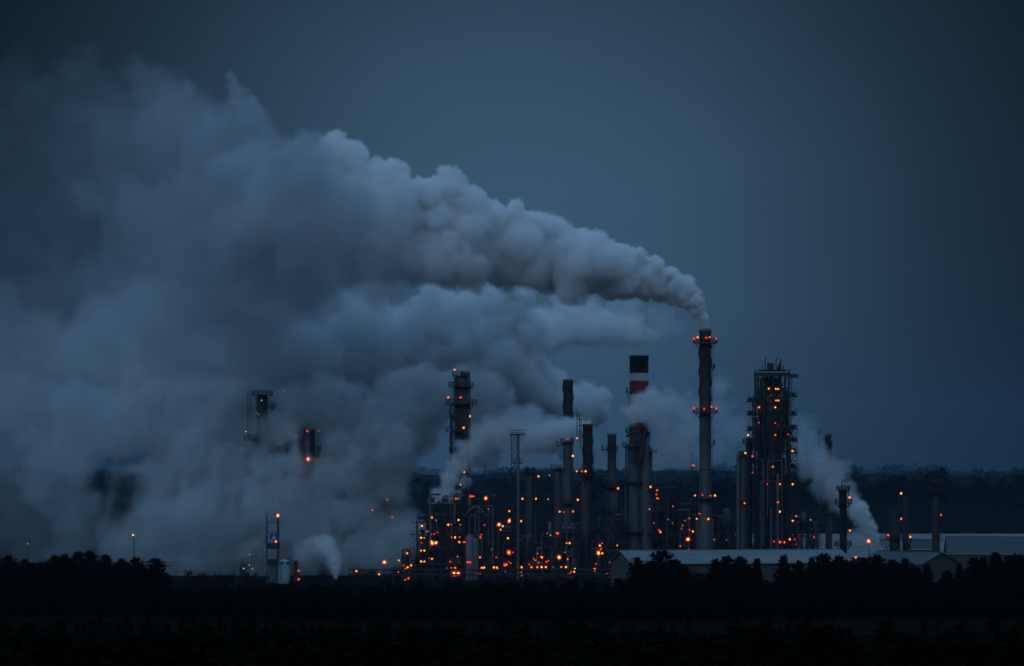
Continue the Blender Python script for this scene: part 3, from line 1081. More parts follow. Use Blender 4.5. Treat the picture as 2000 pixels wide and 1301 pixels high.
b = W(1008, 1130, 1485)
b.z = 0
root = thing('flare_mast', b, 'slender lattice mast with flat railed platform on top and pale pipe to the ground', 'mast')
zt = W(0, 850, 1485).z
lattice(root, W(1005, 0, 1485).x, 1485, 0, zt, 2.6, 2.6, 22, 0.26)
m = MB()
m.tube([(W(1012, 0, 1485).x, 1483, 0), (W(1012, 0, 1485).x, 1483, zt + 0.5)], 0.55, 10)
m.build('stack_pipe', M['pale'], root)
for row, hw, in ((849, 14.5), (905, 10), (950, 9), (1000, 8)):
    d = MB()
    p = W(1010.5, row, 1485)
    w = hw * 0.2
    d.box((p.x, 1485, p.z), (2 * w, 2 * w, 0.45))
    for sx in (-1, 1):
        for q in range(5):
            d.bar((p.x + sx * w, 1485 - w + w * q / 2, p.z), (p.x + sx * w, 1485 - w + w * q / 2, p.z + 1.8), 0.24)
            d.bar((p.x - w + w * q / 2, 1485 + sx * w, p.z), (p.x - w + w * q / 2, 1485 + sx * w, p.z + 1.8), 0.24)
        for h in (0.7, 1.8):
            d.bar((p.x + sx * w, 1485 - w, p.z + h), (p.x + sx * w, 1485 + w, p.z + h), 0.24)
            d.bar((p.x - w, 1485 + sx * w, p.z + h), (p.x + w, 1485 + sx * w, p.z + h), 0.24)
    d.build('platform', M['dark'], root)
lamps(root, 1481, c2, [(120, 1201, 'ym'), (121, 1247, 'ym'), (43, 1111, 'ym'), (37, 1025, 'ym')])

# --- short column right of the mast
root, b, r, H = column('short_column', 'short dark column with side platforms right of the lattice mast', 'process column', 1034, 18, 916, 1130, 1505, 'steel',
                       plats=((924, 0, 360, 1.2), (942, -60, 60, 2.2), (946, 140, 220, 2), (989, -60, 60, 2.2), (989, 140, 220, 2)), head='dome', ladder=(-1, 920, 1060), pipe=((12, 918, 1110, 0.3),))
m = MB()
for k in range(4):
    x = b.x + (-1.6 + k * 1.1)
    m.tube([(x, 1504, H - 2), (x, 1504, H + 0.6 + 0.5 * (k % 2))], 0.28, 8)
m.build('vent_nozzles', M['dark'], root)
lamps(root, 1500, c2, [(222, 652, 'ym'), (125, 787, 'ym'), (207, 787, 'ym'), (117, 922, 'ym')])

# --- straked stack in smoke and its neighbours
root, b, r, H = column('straked_stack', 'pale stack with spiral strakes showing above white smoke', 'stack', 1109.5, 19, 740, 1130, 1572, 'pale', head='cap', strakes=(744, 850, 0.95, 0.36), rings=12)
root, b, r, H = column('rusty_stack', 'rusty straked stack standing on a thinner lit column', 'stack', 1148, 19, 828, 1130, 1500, 'rust', head='open', strakes=(850, 930, 0.8, 0.4), rings=8,
                       plats=((930, 0, 360, 1.8), (968, 0, 360, 1.4), (1021, 90, 270, 1.4)), ladder=(1, 880, 1100), pipe=((-9, 905, 1110, 0.5),))
m = MB()
m.lathe((b.x - 0.8, 1497.2, 0), [(2.0, 0), (2.0, 33), (2.6, 35.5), (2.6, 36)], 20)
m.build('lower_column', M['steel'], root)
for k, (dx, row) in enumerate(((-4.2, 800), (-3.2, 806), (-2.6, 818))):
    m = MB()
    z = W(0, row, 1500).z
    m.bar((b.x + dx, 1501, z - 12), (b.x + dx, 1501, z), 0.4)
    m.box((b.x + dx, 1501, z - 2.5), (1.6, 1.6, 0.3))
    m.build('side_pipe', M['dark'], root)
lamps(root, 1495, c2, [(453, 621, 'ym'), (507, 621, 'ym'), (485, 621, 'rs'), (460, 793, 'ym'), (432, 864, 'ym'), (418, 937, 'ym')])
root, b, r, H = column('slim_column', 'slim grey column with braced platform arm left of the rusty stack', 'process column', 1108, 17, 861, 1130, 1495, 'steel',
                       plats=((866, 0, 360, 1.0), (871, 150, 210, 2.6), (895, 150, 210, 1.4), (985, 0, 360, 1.4)), head='dome', ladder=(1, 865, 1060), rings=9)
lamps(root, 1490, c2, [(455, 421, 'ym'), (430, 528, 'ym'), (400, 427, 'ps'), (392, 426, 'ps'), (350, 865, 'ym'), (375, 868, 'rs')])
root, b, r, H = column('stubby_column', 'stubby dark column with two small left balconies beside the slim grey column', 'process column', 1090, 20, 913, 1130, 1508, 'steel',
                       plats=((917, 0, 360, 1.0), (944, 150, 210, 2.2), (991, 150, 210, 2.2)), head='dome', rings=7, pipe=((8, 912, 1110, 0.35),))
lamps(root, 1500, c2, [(288, 645, 'ws'), (280, 790, 'ws')])

# --- small stack
root, b, r, H = column('small_stack', 'small grey stack on a wider base between rusty stack and banded chimney', 'stack', 1195, 17, 847, 1130, 1520, 'steel',
                       plats=((880, 0, 360, 0.7), (879, 150, 210, 2.4), (953, 0, 360, 2.0), (1000, 0, 360, 2)), head='open', ladder=(1, 880, 1040), skirt=(956, 24), rings=10)
lamps(root, 1514, c3, [(118, 836, 'ym'), (113, 1115, 'ym')])

# --- tall steel-framed tower
Yt = 1490
bx0, bx1 = W(1475, 0, Yt).x, W(1541, 0, Yt).x
root = thing('reactor_tower', ((bx0 + bx1) / 2, Yt, 0), 'tall open steel framed tower full of lit decks with crane beam on top', 'reactor tower')
zt = W(0, 730, Yt).z
frame(root, bx0, bx1, Yt - 5, Yt + 5, 0, zt, 4, 2, 14, 0.4, skip=(10, 12))
m = MB()
m.lathe((W(1509, 0, Yt).x, Yt, 0), [(2.9, 6), (2.9, 44), (3.6, 48), (3.6, 70), (2.4, 73), (0.05, 74)], 24)
m.build('reactor_vessel', M['pale'], root)
m = MB()
m.lathe((W(1507, 0, Yt).x, Yt + 0.6, 0), [(3.2, 46), (5.2, 51), (5.2, 63), (3.4, 67.5), (3.4, 76), (2.4, 78), (0.05, 78.6)], 28)
m.build('regenerator_vessel', M['dark'], root)
m = MB()
rq = random.Random(4)
for k in range(120):
    x = rq.uniform(bx0 + 0.3, bx1 - 0.3)
    y = Yt + rq.uniform(-5.4, 3)
    za = rq.uniform(0, zt - 12)
    zb = za + rq.uniform(6, 22)
    m.tube([(x, y, za), (x, y, min(zb, zt - 1))], rq.uniform(0.15, 0.6), 7)
    if k % 2:
        m.tube([(x, y, min(zb, zt - 1)), (rq.uniform(bx0, bx1), y, min(zb, zt - 1))], 0.2, 7)
m.build('riser_bundle', M['dark'], root)
for sx_, nm in ((bx0 - 1.2, 'a'), (bx1 + 0.2, 'b')):
    m = MB()
    nst = 26 if sx_ < bx0 else 22
    for k in range(nst):
        z0_, z1_ = k * 2.7, k * 2.7 + 2.7
        if k % 2:
            m.bar((sx_, Yt - 5.8, z0_), (sx_ + 2.4, Yt - 5.8, z1_), 0.45)
        else:
            m.bar((sx_ + 2.4, Yt - 5.8, z0_), (sx_, Yt - 5.8, z1_), 0.45)
        m.box((sx_ + 1.2, Yt - 5.8, z1_), (2.9, 1.4, 0.2))
    for q in (0, 2.4):
        m.bar((sx_ + q, Yt - 6.3, 0), (sx_ + q, Yt - 6.3, nst * 2.7), 0.3)
    m.build('stair_tower', M['dark'], root)
m = MB()
m.lathe((W(1517, 0, Yt).x, Yt - 6.2, 0), [(0.7, 2), (0.7, 40), (0.4, 41)], 12)
m.lathe((W(1504, 0, Yt).x, Yt - 6.0, 0), [(0.5, 2), (0.5, 27), (0.3, 27.6)], 12)
m.build('downcomer', M['steel'], root)
m = MB()
m.box((W(1515, 0, Yt).x, Yt - 5.5, W(0, 735, Yt).z + 0.3), (16.4, 0.9, 0.9))
m.box((W(1548, 0, Yt).x, Yt - 5.5, W(0, 735, Yt).z), (3.4, 1.0, 1.4))
m.build('crane_beam', M['rust'], root)
m = MB()
xr = W(1540, 0, Yt).x
m.bar((xr + 0.9, Yt - 5, zt - 26), (xr + 0.9, Yt - 5, zt - 1), 0.4)
xl = W(1474.5, 0, Yt).x
m.bar((xl - 0.4, Yt - 5, zt - 48), (xl - 0.4, Yt - 5, zt - 8), 0.4)
m.bar((xl - 1.2, Yt - 4, zt - 30), (xl - 1.2, Yt - 4, zt - 9), 0.5)
m.bar((xl - 1.2, Yt - 4, zt - 9), (xl + 2, Yt - 4, zt - 6), 0.4)
m.build('outer_column', M['dark'], root)
ztop = W(0, 724, Yt).z
d = MB()
d.box((W(1508, 0, Yt).x, Yt, ztop), (10.5, 9, 0.5))
d.build('top_deck', M['dark'], root)
m = MB()
for px_, h_, r_ in ((1494, 5.0, 0.22), (1500, 2.2, 0.5), (1504, 3.0, 1.4), (1515, 4.2, 0.2), (1519, 2.0, 0.35), (1524, 4.6, 0.25), (1523, 2.8, 0.6), (1488, 2.0, 0.2), (1530, 2.0, 0.2)):
    x = W(px_, 0, Yt).x
    m.tube([(x, Yt - 2, ztop), (x, Yt - 2, ztop + h_ * 0.85), (x + 0.05, Yt - 2, ztop + h_)], [r_, r_, r_ * 0.7], 8)
m.tube([(W(1515, 0, Yt).x, Yt - 2, ztop + 4.1), (W(1517, 0, Yt).x, Yt - 2, ztop + 4.7), (W(1518, 0, Yt).x, Yt - 2, ztop + 4.3)], 0.18, 6)
m.build('relief_vents', M['dark'], root)
for row, sd in ((811, -1), (841, -1), (811, 1), (838, 1), (862, 1), (884, 1), (914, 1), (950, 1), (865, -1), (990, 1), (775, 1), (785, -1), (905, -1), (940, -1), (975, -1), (1030, 1)):
    d = MB()
    z = W(0, row, Yt).z
    x = (bx0 - 1.5) if sd < 0 else (bx1 + 0.9)
    d.box((x, Yt - 3, z), (4.2, 3.8, 0.45))
    d.box((x + sd * 0.6, Yt - 2, z + 0.8), (1.6, 1.6, 1.4))
    for q in (-2.0, -0.7, 0.7, 2.0):
        d.bar((x + q, Yt - 4.6, z), (x + q, Yt - 4.6, z + 1.8), 0.24)
    for h in (0.75, 1.5):
        d.bar((x - 2.0, Yt - 4.6, z + h), (x + 2.0, Yt - 4.6, z + h), 0.24)
    d.bar((x + sd * 1.5, Yt - 3, z), (x - sd * 1.2, Yt - 3, z - 2.6), 0.22)
    d.bar((x + sd * 1.2, Yt - 4.6, z + 1.4), (x + sd * 1.2, Yt - 4.6, z + 3.2), 0.24)
    d.build('side_balcony', M['dark'], root)
kit(root, random.Random(8), bx0, bx1, Yt - 5, Yt + 5, [zt * k / 14 + 0.3 for k in (1, 2, 3, 4, 5, 6, 7, 8, 9)], 1.5)
kit(root, random.Random(9), bx0 + 2, bx1 - 2, Yt - 5, Yt + 5, [zt * k / 14 + 0.3 for k in (9, 10, 11, 12, 13)], 1.4, ('dark', 'steel'))
lamps(root, Yt - 7, c4, [(259, 224, 'ym'), (298, 225, 'ym'), (311, 226, 'ym'), (299, 289, 'ys'), (312, 290, 'ym'), (205, 327, 'ym'), (295, 327, 'ym'), (205, 412, 'rs'),
                         (295, 414, 'rs'), (295, 480, 'om'), (390, 568, 'ym'), (365, 476, 'rs'), (281, 656, 'om'), (321, 752, 'ym'), (391, 752, 'ym'), (250, 752, 'rs'),
                         (310, 852, 'om'), (320, 904, 'ym'), (375, 1057, 'ym'), (321, 1072, 'om'), (346, 1073, 'om'), (288, 1068, 'rs')])

# --- columns left of that tower
root, b, r, H = column('thin_column', 'thin lit column with small cage top left of the open steel tower', 'process column', 1451, 11, 885, 1130, 1480, 'steel',
                       plats=((890, 0, 360, 0.7), (985, 0, 360, 0.9)), head='dome', rings=10, ladder=(-1, 886, 1060), pipe=((-9, 884, 1110, 0.8),))
lamps(root, 1476, c4, [(130, 580, 'ym'), (125, 857, 'ym')])
root, b, r, H = column('slender_column', 'slender dark column with one lamp topped platform touching the open steel tower', 'process column', 1463, 12, 854, 1130, 1492, 'dark',
                       plats=((866, 0, 360, 1.4), (900, 0, 360, 0.8), (985, -60, 60, 1.6)), head='dome', rings=8)
lamps(root, 1486, c4, [(145, 481, 'ym'), (170, 598, 'om'), (170, 688, 'rs')])

# --- far straked stack, right steam column, right hand columns
root, b, r, H = column('distant_stack', 'dark reddish straked stack standing alone behind the drifting steam', 'stack', 1618.5, 10, 847, 1100, 1900, 'rust', head='cap', strakes=(850, 960, 1.6, 0.7))
root = thing('antenna_mast', W(1600, 1044, 1900) * 1, 'hair thin antenna mast left of the lone reddish stack', 'mast')
root.location.z = 0
lattice(root, W(1600, 0, 1900).x, 1900, 0, W(0, 838, 1900).z, 1.6, 0.5, 26, 0.10)
root, b, r, H = column('vent_column', 'dark column with railed head and lamp where steam drifts past right of the open tower', 'process column', 1647, 14, 955, 1130, 1480, 'dark',
                       plats=((984, 0, 360, 2.0), (958, 0, 360, 1.3), (1035, -60, 60, 1.4), (1066, 0, 360, 2)), head='cap', rings=6)
m = MB()
for dx, h in ((-1.6, 1.5), (-0.6, 3.4), (0.3, 2.4), (1.2, 2.0), (2.0, 1.2)):
    m.tube([(b.x + dx, 1479, H - 7), (b.x + dx, 1479, H + h)], 0.2, 6)
m.tube([(b.x - 0.6, 1479, H + 3.3), (b.x, 1479, H + 3.9), (b.x + 0.4, 1479, H + 3.5)], 0.16, 6)
m.build('vent_pipe', M['dark'], root)
lamps(root, 1475, c4, [(705, 825, 'ym'), (707, 1008, 'ym')])
root, b, r, H = column('tank_column', 'short grey column on struts beside a lamp topped pipe at right', 'process column', 1748, 20, 1002, 1100, 1500, 'dark', head='dome', rings=4,
                       plats=((1003, 0, 360, 0.8), (1052, 0, 360, 1.5)))
m = MB()
for k in range(3):
    m.bar((b.x - 3.2 - k * 1.3, 1497, 15.2), (b.x - 0.8 - k * 0.8, 1497, 6), 0.45)
m.box((b.x - 4.4, 1497, 15.2), (4, 2, 0.4))
m.build('inclined_strut', M['dark'], root)
lamps(root, 1495, c5, [(744, 862, 'om')])
root, b, r, H = column('pipe_column', 'plain column with twin pale lamps one at its head and one midway', 'process column', 1768.5, 12, 970, 1130, 1510, 'dark', head='dome', rings=5,
                       plats=((976, 150, 210, 1.6), (1058, -60, 60, 1.4)))
lamps(root, 1505, c5, [(842, 550, 'ym'), (842, 740, 'ym'), (911, 876, 'ym')])
root, b, r, H = column('end_column', 'farthest right dark column with square cage head and one orange lamp', 'process column', 1828, 15, 938, 1130, 1490, 'dark', head='dome', rings=7,
                       plats=((942, 0, 360, 1.6), (953, 0, 360, 1.6), (963, 0, 360, 1.6), (1018, -60, 60, 1.4)), ladder=(1, 940, 1060))
lamps(root, 1485, c5, [(1140, 711, 'om')])

# --- process units
def unit(name, label, blocks, Y, seed, depth=12, dens=2.2, cat='process unit', glints=True):
    px0, px1 = min(q[0] for q in blocks), max(q[1] for q in blocks)
    rr = random.Random(seed)
    root = thing(name, (W((px0 + px1) / 2, 0, Y).x, Y, 0), label, cat)
    for i, (a, bb, top, nx, nz) in enumerate(blocks):
        x0, x1, z1 = W(a, 0, Y).x + 0.15, W(bb, 0, Y).x - 0.15, W(0, top, Y).z
        yo = (i % 3) * 0.9
        frame(root, x0, x1, Y + yo, Y + yo + depth, 0, z1, nx, 2, nz, 0.42)
        kit(root, rr, x0, x1, Y + yo, Y + yo + depth, [0.2] + [z1 * k / nz + 0.35 for k in range(1, nz + 1)], dens)
        m = MB()
        for _ in range(int((x1 - x0) * 1.1)):
            x, y = rr.uniform(x0, x1), Y + yo + rr.uniform(-0.8, depth)
            za = rr.uniform(0, z1 * 0.5)
            zb = za + rr.uniform(4, z1 * 0.6)
            m.tube([(x, y, za), (x, y, zb), (x + rr.uniform(-2, 2), y, zb + 0.6)], rr.uniform(0.1, 0.35), 6)
        m.build('riser_bundle', M['dark'], root)
    pxs = [q for q in blocks]
    tiny = []
    for _ in range(int((px1 - px0) / 9)):
        q = rr.choice(pxs)
        tiny.append((rr.uniform(q[0] + 3, q[1] - 3), rr.uniform(q[2] + 12, 1122), rr.choice(('os', 'rs', 'ps', 'ps', 'os'))))
    if cat == 'process unit' and glints:
        lamps(root, Y - 1.4, None, tiny)
    return root


root = unit('cracking_unit', 'broad lit process structure of steel decks and pipes below the big left column',
            [(813, 834, 1021, 2, 4), (834, 860, 986, 2, 5), (862, 905, 985, 3, 5), (906, 946, 990, 3, 5), (948, 968, 978, 2, 5)], 1478, 21)
for row, l in ((1021, 9), (1044, 11)):
    d = MB()
    z = W(0, row, 1478).z
    x = W(813, 0, 1478).x
    d.box((x - l * 0.1, 1482, z), (l * 0.2, 3, 0.3))
    d.bar((x - l * 0.19, 1481, z), (x, 1481, z - 2.4), 0.3)
    for q in (0, 0.5, 1):
        d.bar((x - l * 0.2 * q, 1480.6, z), (x - l * 0.2 * q, 1480.6, z + 1.3), 0.12)
    d.bar((x - l * 0.2, 1480.6, z + 1.3), (x, 1480.6, z + 1.3), 0.12)
    d.build('side_balcony', M['dark'], root)
m = MB()
xm = W(947, 0, 1478).x
m.bar((xm, 1479, 20), (xm, 1479, W(0, 903, 1478).z), 0.35)
m.bar((xm - 1.4, 1479, W(0, 913, 1478).z), (xm + 1.6, 1479, W(0, 913, 1478).z), 0.25)
m.build('vent_mast', M['dark'], root)
m = MB()
m.box((xm - 3, 1480, W(0, 961, 1478).z), (11, 5, 0.4))
for q in range(6):
    m.bar((xm - 8 + q * 2, 1477.6, W(0, 961, 1478).z), (xm - 8 + q * 2, 1477.6, W(0, 961, 1478).z + 1.6), 0.14)
m.bar((xm - 8.4, 1477.6, W(0, 953, 1478).z), (xm + 2, 1477.6, W(0, 953, 1478).z), 0.14)
m.build('gantry_deck', M['dark'], root)
m = MB()
xa, xb = W(908, 0, 1478).x, W(950, 0, 1478).x
m.tube([(xa + (xb - xa) * k / 8, 1477, W(0, 1008, 1478).z + 3.6 * math.sin(math.pi * k / 8)) for k in range(9)], 0.3, 8)
m.lathe((W(918, 0, 1478).x, 1476.5, 0), [(1.7, 0), (1.7, 16.5), (1.0, 17.5), (0.02, 17.8)], 16)
m.lathe((W(928, 0, 1478).x, 1476.5, 0), [(1.2, 0), (1.2, 15.5), (0.8, 16.2), (0.02, 16.4)], 16)
m.build('arched_header', M['pale'], root)
lamps(root, 1475, c1, [(205, 841, 'ps'), (180, 935, 'ym'), (124, 982, 'ym'), (155, 1012, 'ys'), (120, 1047, 'ym'), (138, 1048, 'ys'), (177, 1067, 'ym'), (182, 1077, 'yb'), (202, 1075, 'yb'), (120, 1118, 'ym'),
                       (138, 1118, 'ym'), (120, 1178, 'ym'), (138, 1178, 'ym'), (180, 1163, 'ym'), (270, 975, 'ym'), (287, 975, 'rs'), (327, 949, 'ym'), (337, 976, 'ps'), (291, 829, 'ps'),
                       (313, 831, 'om'), (326, 831, 'ps'), (308, 1045, 'ym'), (288, 1045, 'rs'), (331, 1071, 'ym'), (355, 1071, 'os'), (362, 1071, 'os'), (378, 1182, 'om'), (391, 1183, 'om'),
                       (445, 1155, 'ym'), (300, 1245, 'yb'), (325, 1245, 'yb'), (288, 1213, 'os'), (308, 1213, 'om'), (262, 1214, 'ps'), (455, 1213, 'ym'), (468, 1212, 'ym'), (522, 1211, 'ym'),
                       (538, 1211, 'ym'), (541, 1220, 'ym'), (535, 1155, 'os'), (427, 1246, 'rs'), (445, 1246, 'rs'), (394, 818, 'om'), (404, 818, 'os'), (410, 818, 'os'), (477, 829, 'yb'), (470, 977, 'rs'),
                       (448, 1045, 'rm'), (453, 1030, 'rs')])
root = unit('pump_unit', 'low dark process structure between the broad lit unit and the lattice mast', [(968, 1002, 1040, 3, 4), (1003, 1022, 1066, 2, 3)], 1488, 22)
lamps(root, 1484, c1, [(550, 974, 'yb'), (571, 983, 'ym'), (559, 1002, 'ym'), (580, 1195, 'om'), (592, 1195, 'om'), (607, 900, 'ym'), (607, 954, 'yb'), (599, 1050, 'ym'), (605, 1128, 'yb')])
root = unit('compressor_unit', 'wide low deck house with a row of lamps right of the lattice mast', [(1022, 1062, 1062, 3, 3), (1063, 1092, 1050, 2, 4), (1093, 1132, 1042, 3, 4)], 1482, 23)
lamps(root, 1478, c2, [(180, 1201, 'ym'), (215, 1201, 'ym'), (241, 1200, 'ym'), (267, 1200, 'ym'), (243, 1141, 'ym'), (234, 1137, 'os'), (338, 996, 'om'), (331, 996, 'os'), (295, 1008, 'ws'), (275, 996, 'ps'), (392, 1055, 'ys'),
                       (410, 1055, 'ym'), (347, 1141, 'yb'), (398, 1152, 'om'), (360, 1200, 'ym'), (388, 1200, 'ym'), (442, 1211, 'ym'), (438, 1229, 'ym'), (68, 1111, 'rs'), (22, 1186, 'os')])
root = unit('heater_unit', 'dark process block with bright orange lamps left of the long pale roofed shed', [(1154, 1180, 1034, 2, 4), (1181, 1216, 1016, 3, 5)], 1486, 24)
lamps(root, 1482, c2, [(593, 1070, 'ym'), (585, 1115, 'yb'), (608, 1117, 'ym'), (562, 1211, 'ym'), (638, 1243, 'om')])
root = unit('coker_unit', 'dim unlit tangle of steel decks under the twin columns', [(1218, 1250, 1024, 2, 5), (1251, 1292, 1000, 3, 5), (1293, 1322, 975, 2, 6)], 1512, 25)
root = unit('furnace_unit', 'dark decks round the foot of the tallest stack with pale box and two lamps', [(1324, 1352, 998, 2, 5), (1353, 1398, 1008, 3, 5), (1399, 1436, 1022, 3, 4)], 1508, 26)
m = MB()
m.box((W(1396, 0, 1506).x, 1506, W(0, 1056, 1506).z), (3.4, 1.5, 5.6))
m.build('pale_box', M['cream'], root)
m = MB()
xm = W(1351, 0, 1508).x
m.bar((xm, 1508, 20), (xm, 1508, W(0, 880, 1508).z), 0.25)
m.bar((xm - 0.8, 1508, W(0, 885, 1508).z), (xm + 0.8, 1508, W(0, 885, 1508).z), 0.2)
m.tube([(xm + 1.6, 1509, 10), (xm + 1.6, 1509, W(0, 925, 1508).z)], 0.9, 10)
m.build('vent_mast', M['dark'], root)
lamps(root, 1503, c3, [(484, 1047, 'ym'), (460, 1085, 'yb'), (588, 1087, 'os'), (486, 724, 'os'), (478, 724, 'ps'), (494, 724, 'ps')])
root = unit('treatment_unit', 'low dark pipework and decks between open steel tower and steam column', [(1545, 1580, 1020, 3, 4), (1581, 1600, 1035, 2, 3)], 1500, 27)
lamps(root, 1494, c4, [(410, 930, 'ym'), (392, 953, 'ym'), (490, 949, 'ws')])
root, b, r, H = column('squat_vessel', 'squat grey vessel amid pipework below the lone reddish stack', 'vessel', 1619, 13, 1000, 1100, 1520, 'steel', head='dome', rings=3, plats=((1004, 0, 360, .8),))

# --- pipe bridges between the towers
for a, b2, row, Y, lab in ((1152, 1192, 938, 1516, 'short overhead pipe bridge between the rusty stack and the small grey stack'),
                           (1252, 1318, 954, 1514, 'overhead pipe bridge running right from the twin columns'),
                           (1395, 1440, 1010, 1504, 'low pipe bridge between the tallest stack and the thin lit column')):
    p, q = W(a, row, Y), W(b2, row, Y)
    root = thing('pipe_bridge', ((p.x + q.x) / 2, Y, 0), lab, 'pipe bridge')
    m = MB()
    for z in (0, 1.8):
        for y in (-0.9, 0.9):
            m.bar((p.x, Y + y, p.z + z), (q.x, Y + y, p.z + z), 0.28)
    n_ = max(2, int((q.x - p.x) / 2))
    for k in range(n_):
        x0_, x1_ = p.x + (q.x - p.x) * k / n_, p.x + (q.x - p.x) * (k + 1) / n_
        for y in (-0.9, 0.9):
            m.bar((x0_, Y + y, p.z + (0 if k % 2 else 1.8)), (x1_, Y + y, p.z + (1.8 if k % 2 else 0)), 0.2)
    m.build('truss', M['dark'], root)
    m = MB()
    for x in (p.x + 1, q.x - 1):
        m.bar((x, Y - 0.9, 0), (x, Y - 0.9, p.z), 0.4)
        m.bar((x, Y + 0.9, 0), (x, Y + 0.9, p.z), 0.4)
        m.bar((x, Y - 0.9, p.z * 0.5), (x, Y + 0.9, p.z * 0.5), 0.3)
    m.build('support_leg', M['dark'], root)
    for k in range(3):
        m = MB()
        m.tube([(p.x - 1, Y - 0.5 + 0.5 * k, p.z + 0.5), (q.x + 1, Y - 0.5 + 0.5 * k, p.z + 0.5)], 0.2, 8)
        m.build('bridge_pipe', M['pipe'], root)

# --- left cluster below the steam
root = unit('loading_unit', 'small lamp lit structure left of the broad process unit', [(784, 797, 1088, 1, 3), (797, 811, 1096, 1, 2)], 1470, 28, 8)
lamps(root, 1466, c8, [(1405, 536, 'ym'), (1465, 484, 'ym'), (1494, 572, 'ym'), (1468, 586, 'ym'), (1456, 597, 'os'), (1401, 621, 'rs'), (1451, 677, 'os'), (1474, 666, 'om')])

# --- pipe rack along the ground
root = thing('pipe_rack', (W(950, 0, 1462).x, 1462, 0), 'long low rack of pipes along the ground in front of the plant', 'pipe rack')
x0, x1 = W(690, 0, 1462).x, W(1195, 0, 1462).x
nb = 26
for k in range(nb + 1):
    m = MB()
    x = x0 + (x1 - x0) * k / nb
    for y in (1460, 1464):
        m.bar((x, y, 0), (x, y, 4.4), 0.35)
    for z in (2.3, 4.1):
        m.bar((x, 1460, z), (x, 1464, z), 0.35)
    m.build('rack_bent', M['dark'], root)
for k in range(7):
    p = MB()
    y, z = 1460.3 + k * 0.58, (4.4 if k % 2 else 2.6)
    p.tube([(x0 - 2, y, z), (x1 + 2, y, z)], 0.18 + 0.08 * (k % 3), 8)
    p.build('rack_pipe', M['dark'], root)
lamps(root, 1459, c8, [(1098, 614, 'ym'), (1262, 637, 'ym'), (1300, 549, 'yb')])
m = MB()
for px_, row in ((696, 1116), (740, 1122), (751, 1098)):
    p = W(px_, row, 1459.6)
    m.bar((p.x, 1459.6, 0), (p.x, 1459.6, p.z), 0.2)
m.build('lamp_post', M['dark'], root)

# --- sign tower and silo
Ys = 1440
xl, xr = W(521, 0, Ys).x, W(543, 0, Ys).x
root = thing('sign_tower', ((xl + xr) / 2, Ys, 0), 'tower carrying a square blue sign with a white mark under a bright orange lamp', 'sign tower')
m = MB()
m.bar((xl, Ys, 0), (xl, Ys, W(0, 1004, Ys).z), 0.6)
m.bar((xr, Ys, 0), (xr, Ys, W(0, 1010, Ys).z), 1.0, 6)
m.bar((xl, Ys + 3, 0), (xl, Ys + 3, W(0, 1024, Ys).z), 0.4)
m.bar((xr, Ys + 3, 0), (xr, Ys + 3, W(0, 1024, Ys).z), 0.4)
for row in (1021, 1040, 1064, 1072, 1104):
    z = W(0, row, Ys).z
    m.bar((xl, Ys, z), (xr, Ys, z), 0.3)
    m.bar((xl, Ys + 3, z), (xr, Ys + 3, z), 0.3)
    for x in (xl, xr):
        m.bar((x, Ys, z), (x, Ys + 3, z), 0.3)
m.build('tower_frame', M['steel'], root)
d = MB()
d.box(((xl + xr) / 2 + 0.3, Ys + 0.6, W(0, 1066, Ys).z), (4.9, 3.4, 2.2))
d.build('sign_gallery', M['rust'], root)
d = MB()
d.box(((xl + xr) / 2 + 0.4, Ys + 1.5, W(0, 1102, Ys).z / 2), (3.3, 2.6, W(0, 1102, Ys).z))
d.build('tower_base', M['pale'], root)
d = MB()
d.box(((xl + xr) / 2 + 0.2, Ys + 1.5, W(0, 1098, Ys).z), (3.9, 3.2, 2.2))
d.build('machine_deck', M['dark'], root)
sg = MB()
sx, sz, hw = W(534.8, 0, Ys).x, W(0, 1051.5, Ys).z, 1.55
sg.box((sx, Ys - 0.6, sz), (2 * hw, 0.25, 2 * hw + 0.3))
sign = sg.build('sign_panel', M['blue'], root)
lg = MB()
yl = Ys - 0.78


def poly(mb, pts, y, th=0.06):
    n = len(pts)
    vs = [(sx + a * hw, y, sz + c * hw) for a, c in pts] + [(sx + a * hw, y + th, sz + c * hw) for a, c in pts]
    mb.add(vs, [tuple(range(n)), tuple(range(2 * n - 1, n - 1, -1))] + [(i, i + n, (i + 1) % n + n, (i + 1) % n) for i in range(n)])


poly(lg, [(-0.72, -0.62), (-0.42, -0.62), (0.10, 0.38), (0.16, -0.30), (0.46, -0.30), (0.30, 0.74), (0.05, 0.74), (-0.40, 0.02)], yl)
poly(lg, [(-0.95, -0.98), (0.95, -0.98), (0.95, -0.84), (-0.95, -0.84)], yl)
poly(lg, [(-1.12, -1.05), (-1.0, -1.05), (-1.0, 1.0), (-1.12, 1.0)], yl)
lg.build('white_mark', M['white'], sign)
d = MB()
d.box((xl, Ys - 0.5, sz), (0.9, 0.3, 2 * hw + 0.2))
d.build('side_sign', M['blue'], root)
lamps(root, Ys - 1.6, c6, [(380, 858, 'yb'), (368, 1015, 'ym')])
bs = W(555.5, 1134, 1436)
root = thing('storage_silo', (bs.x, 1436, 0), 'white silo with domed top and broken teal band beside the sign tower', 'silo')
zt = W(0, 1092, 1436).z
m = MB()
rr = 11.7 * 1436 / F
m.lathe((bs.x, 1436, 0), [(rr, 0), (rr, zt - 1.5), (rr * 0.8, zt - 0.7), (rr * 0.4, zt - 0.15), (0.02, zt)], 28)
m.build('shell', M['tankwhite'], root)
zb = W(0, 1098.5, 1436).z
for a0, a1 in ((175, 268), (292, 345)):
    m = MB()
    m.ring((bs.x, 1436, zb - 0.8), rr * 0.99, rr + 0.04, 1.1, a0, a1, 40)
    m.build('painted_band', M['teal'], root)
m = MB()
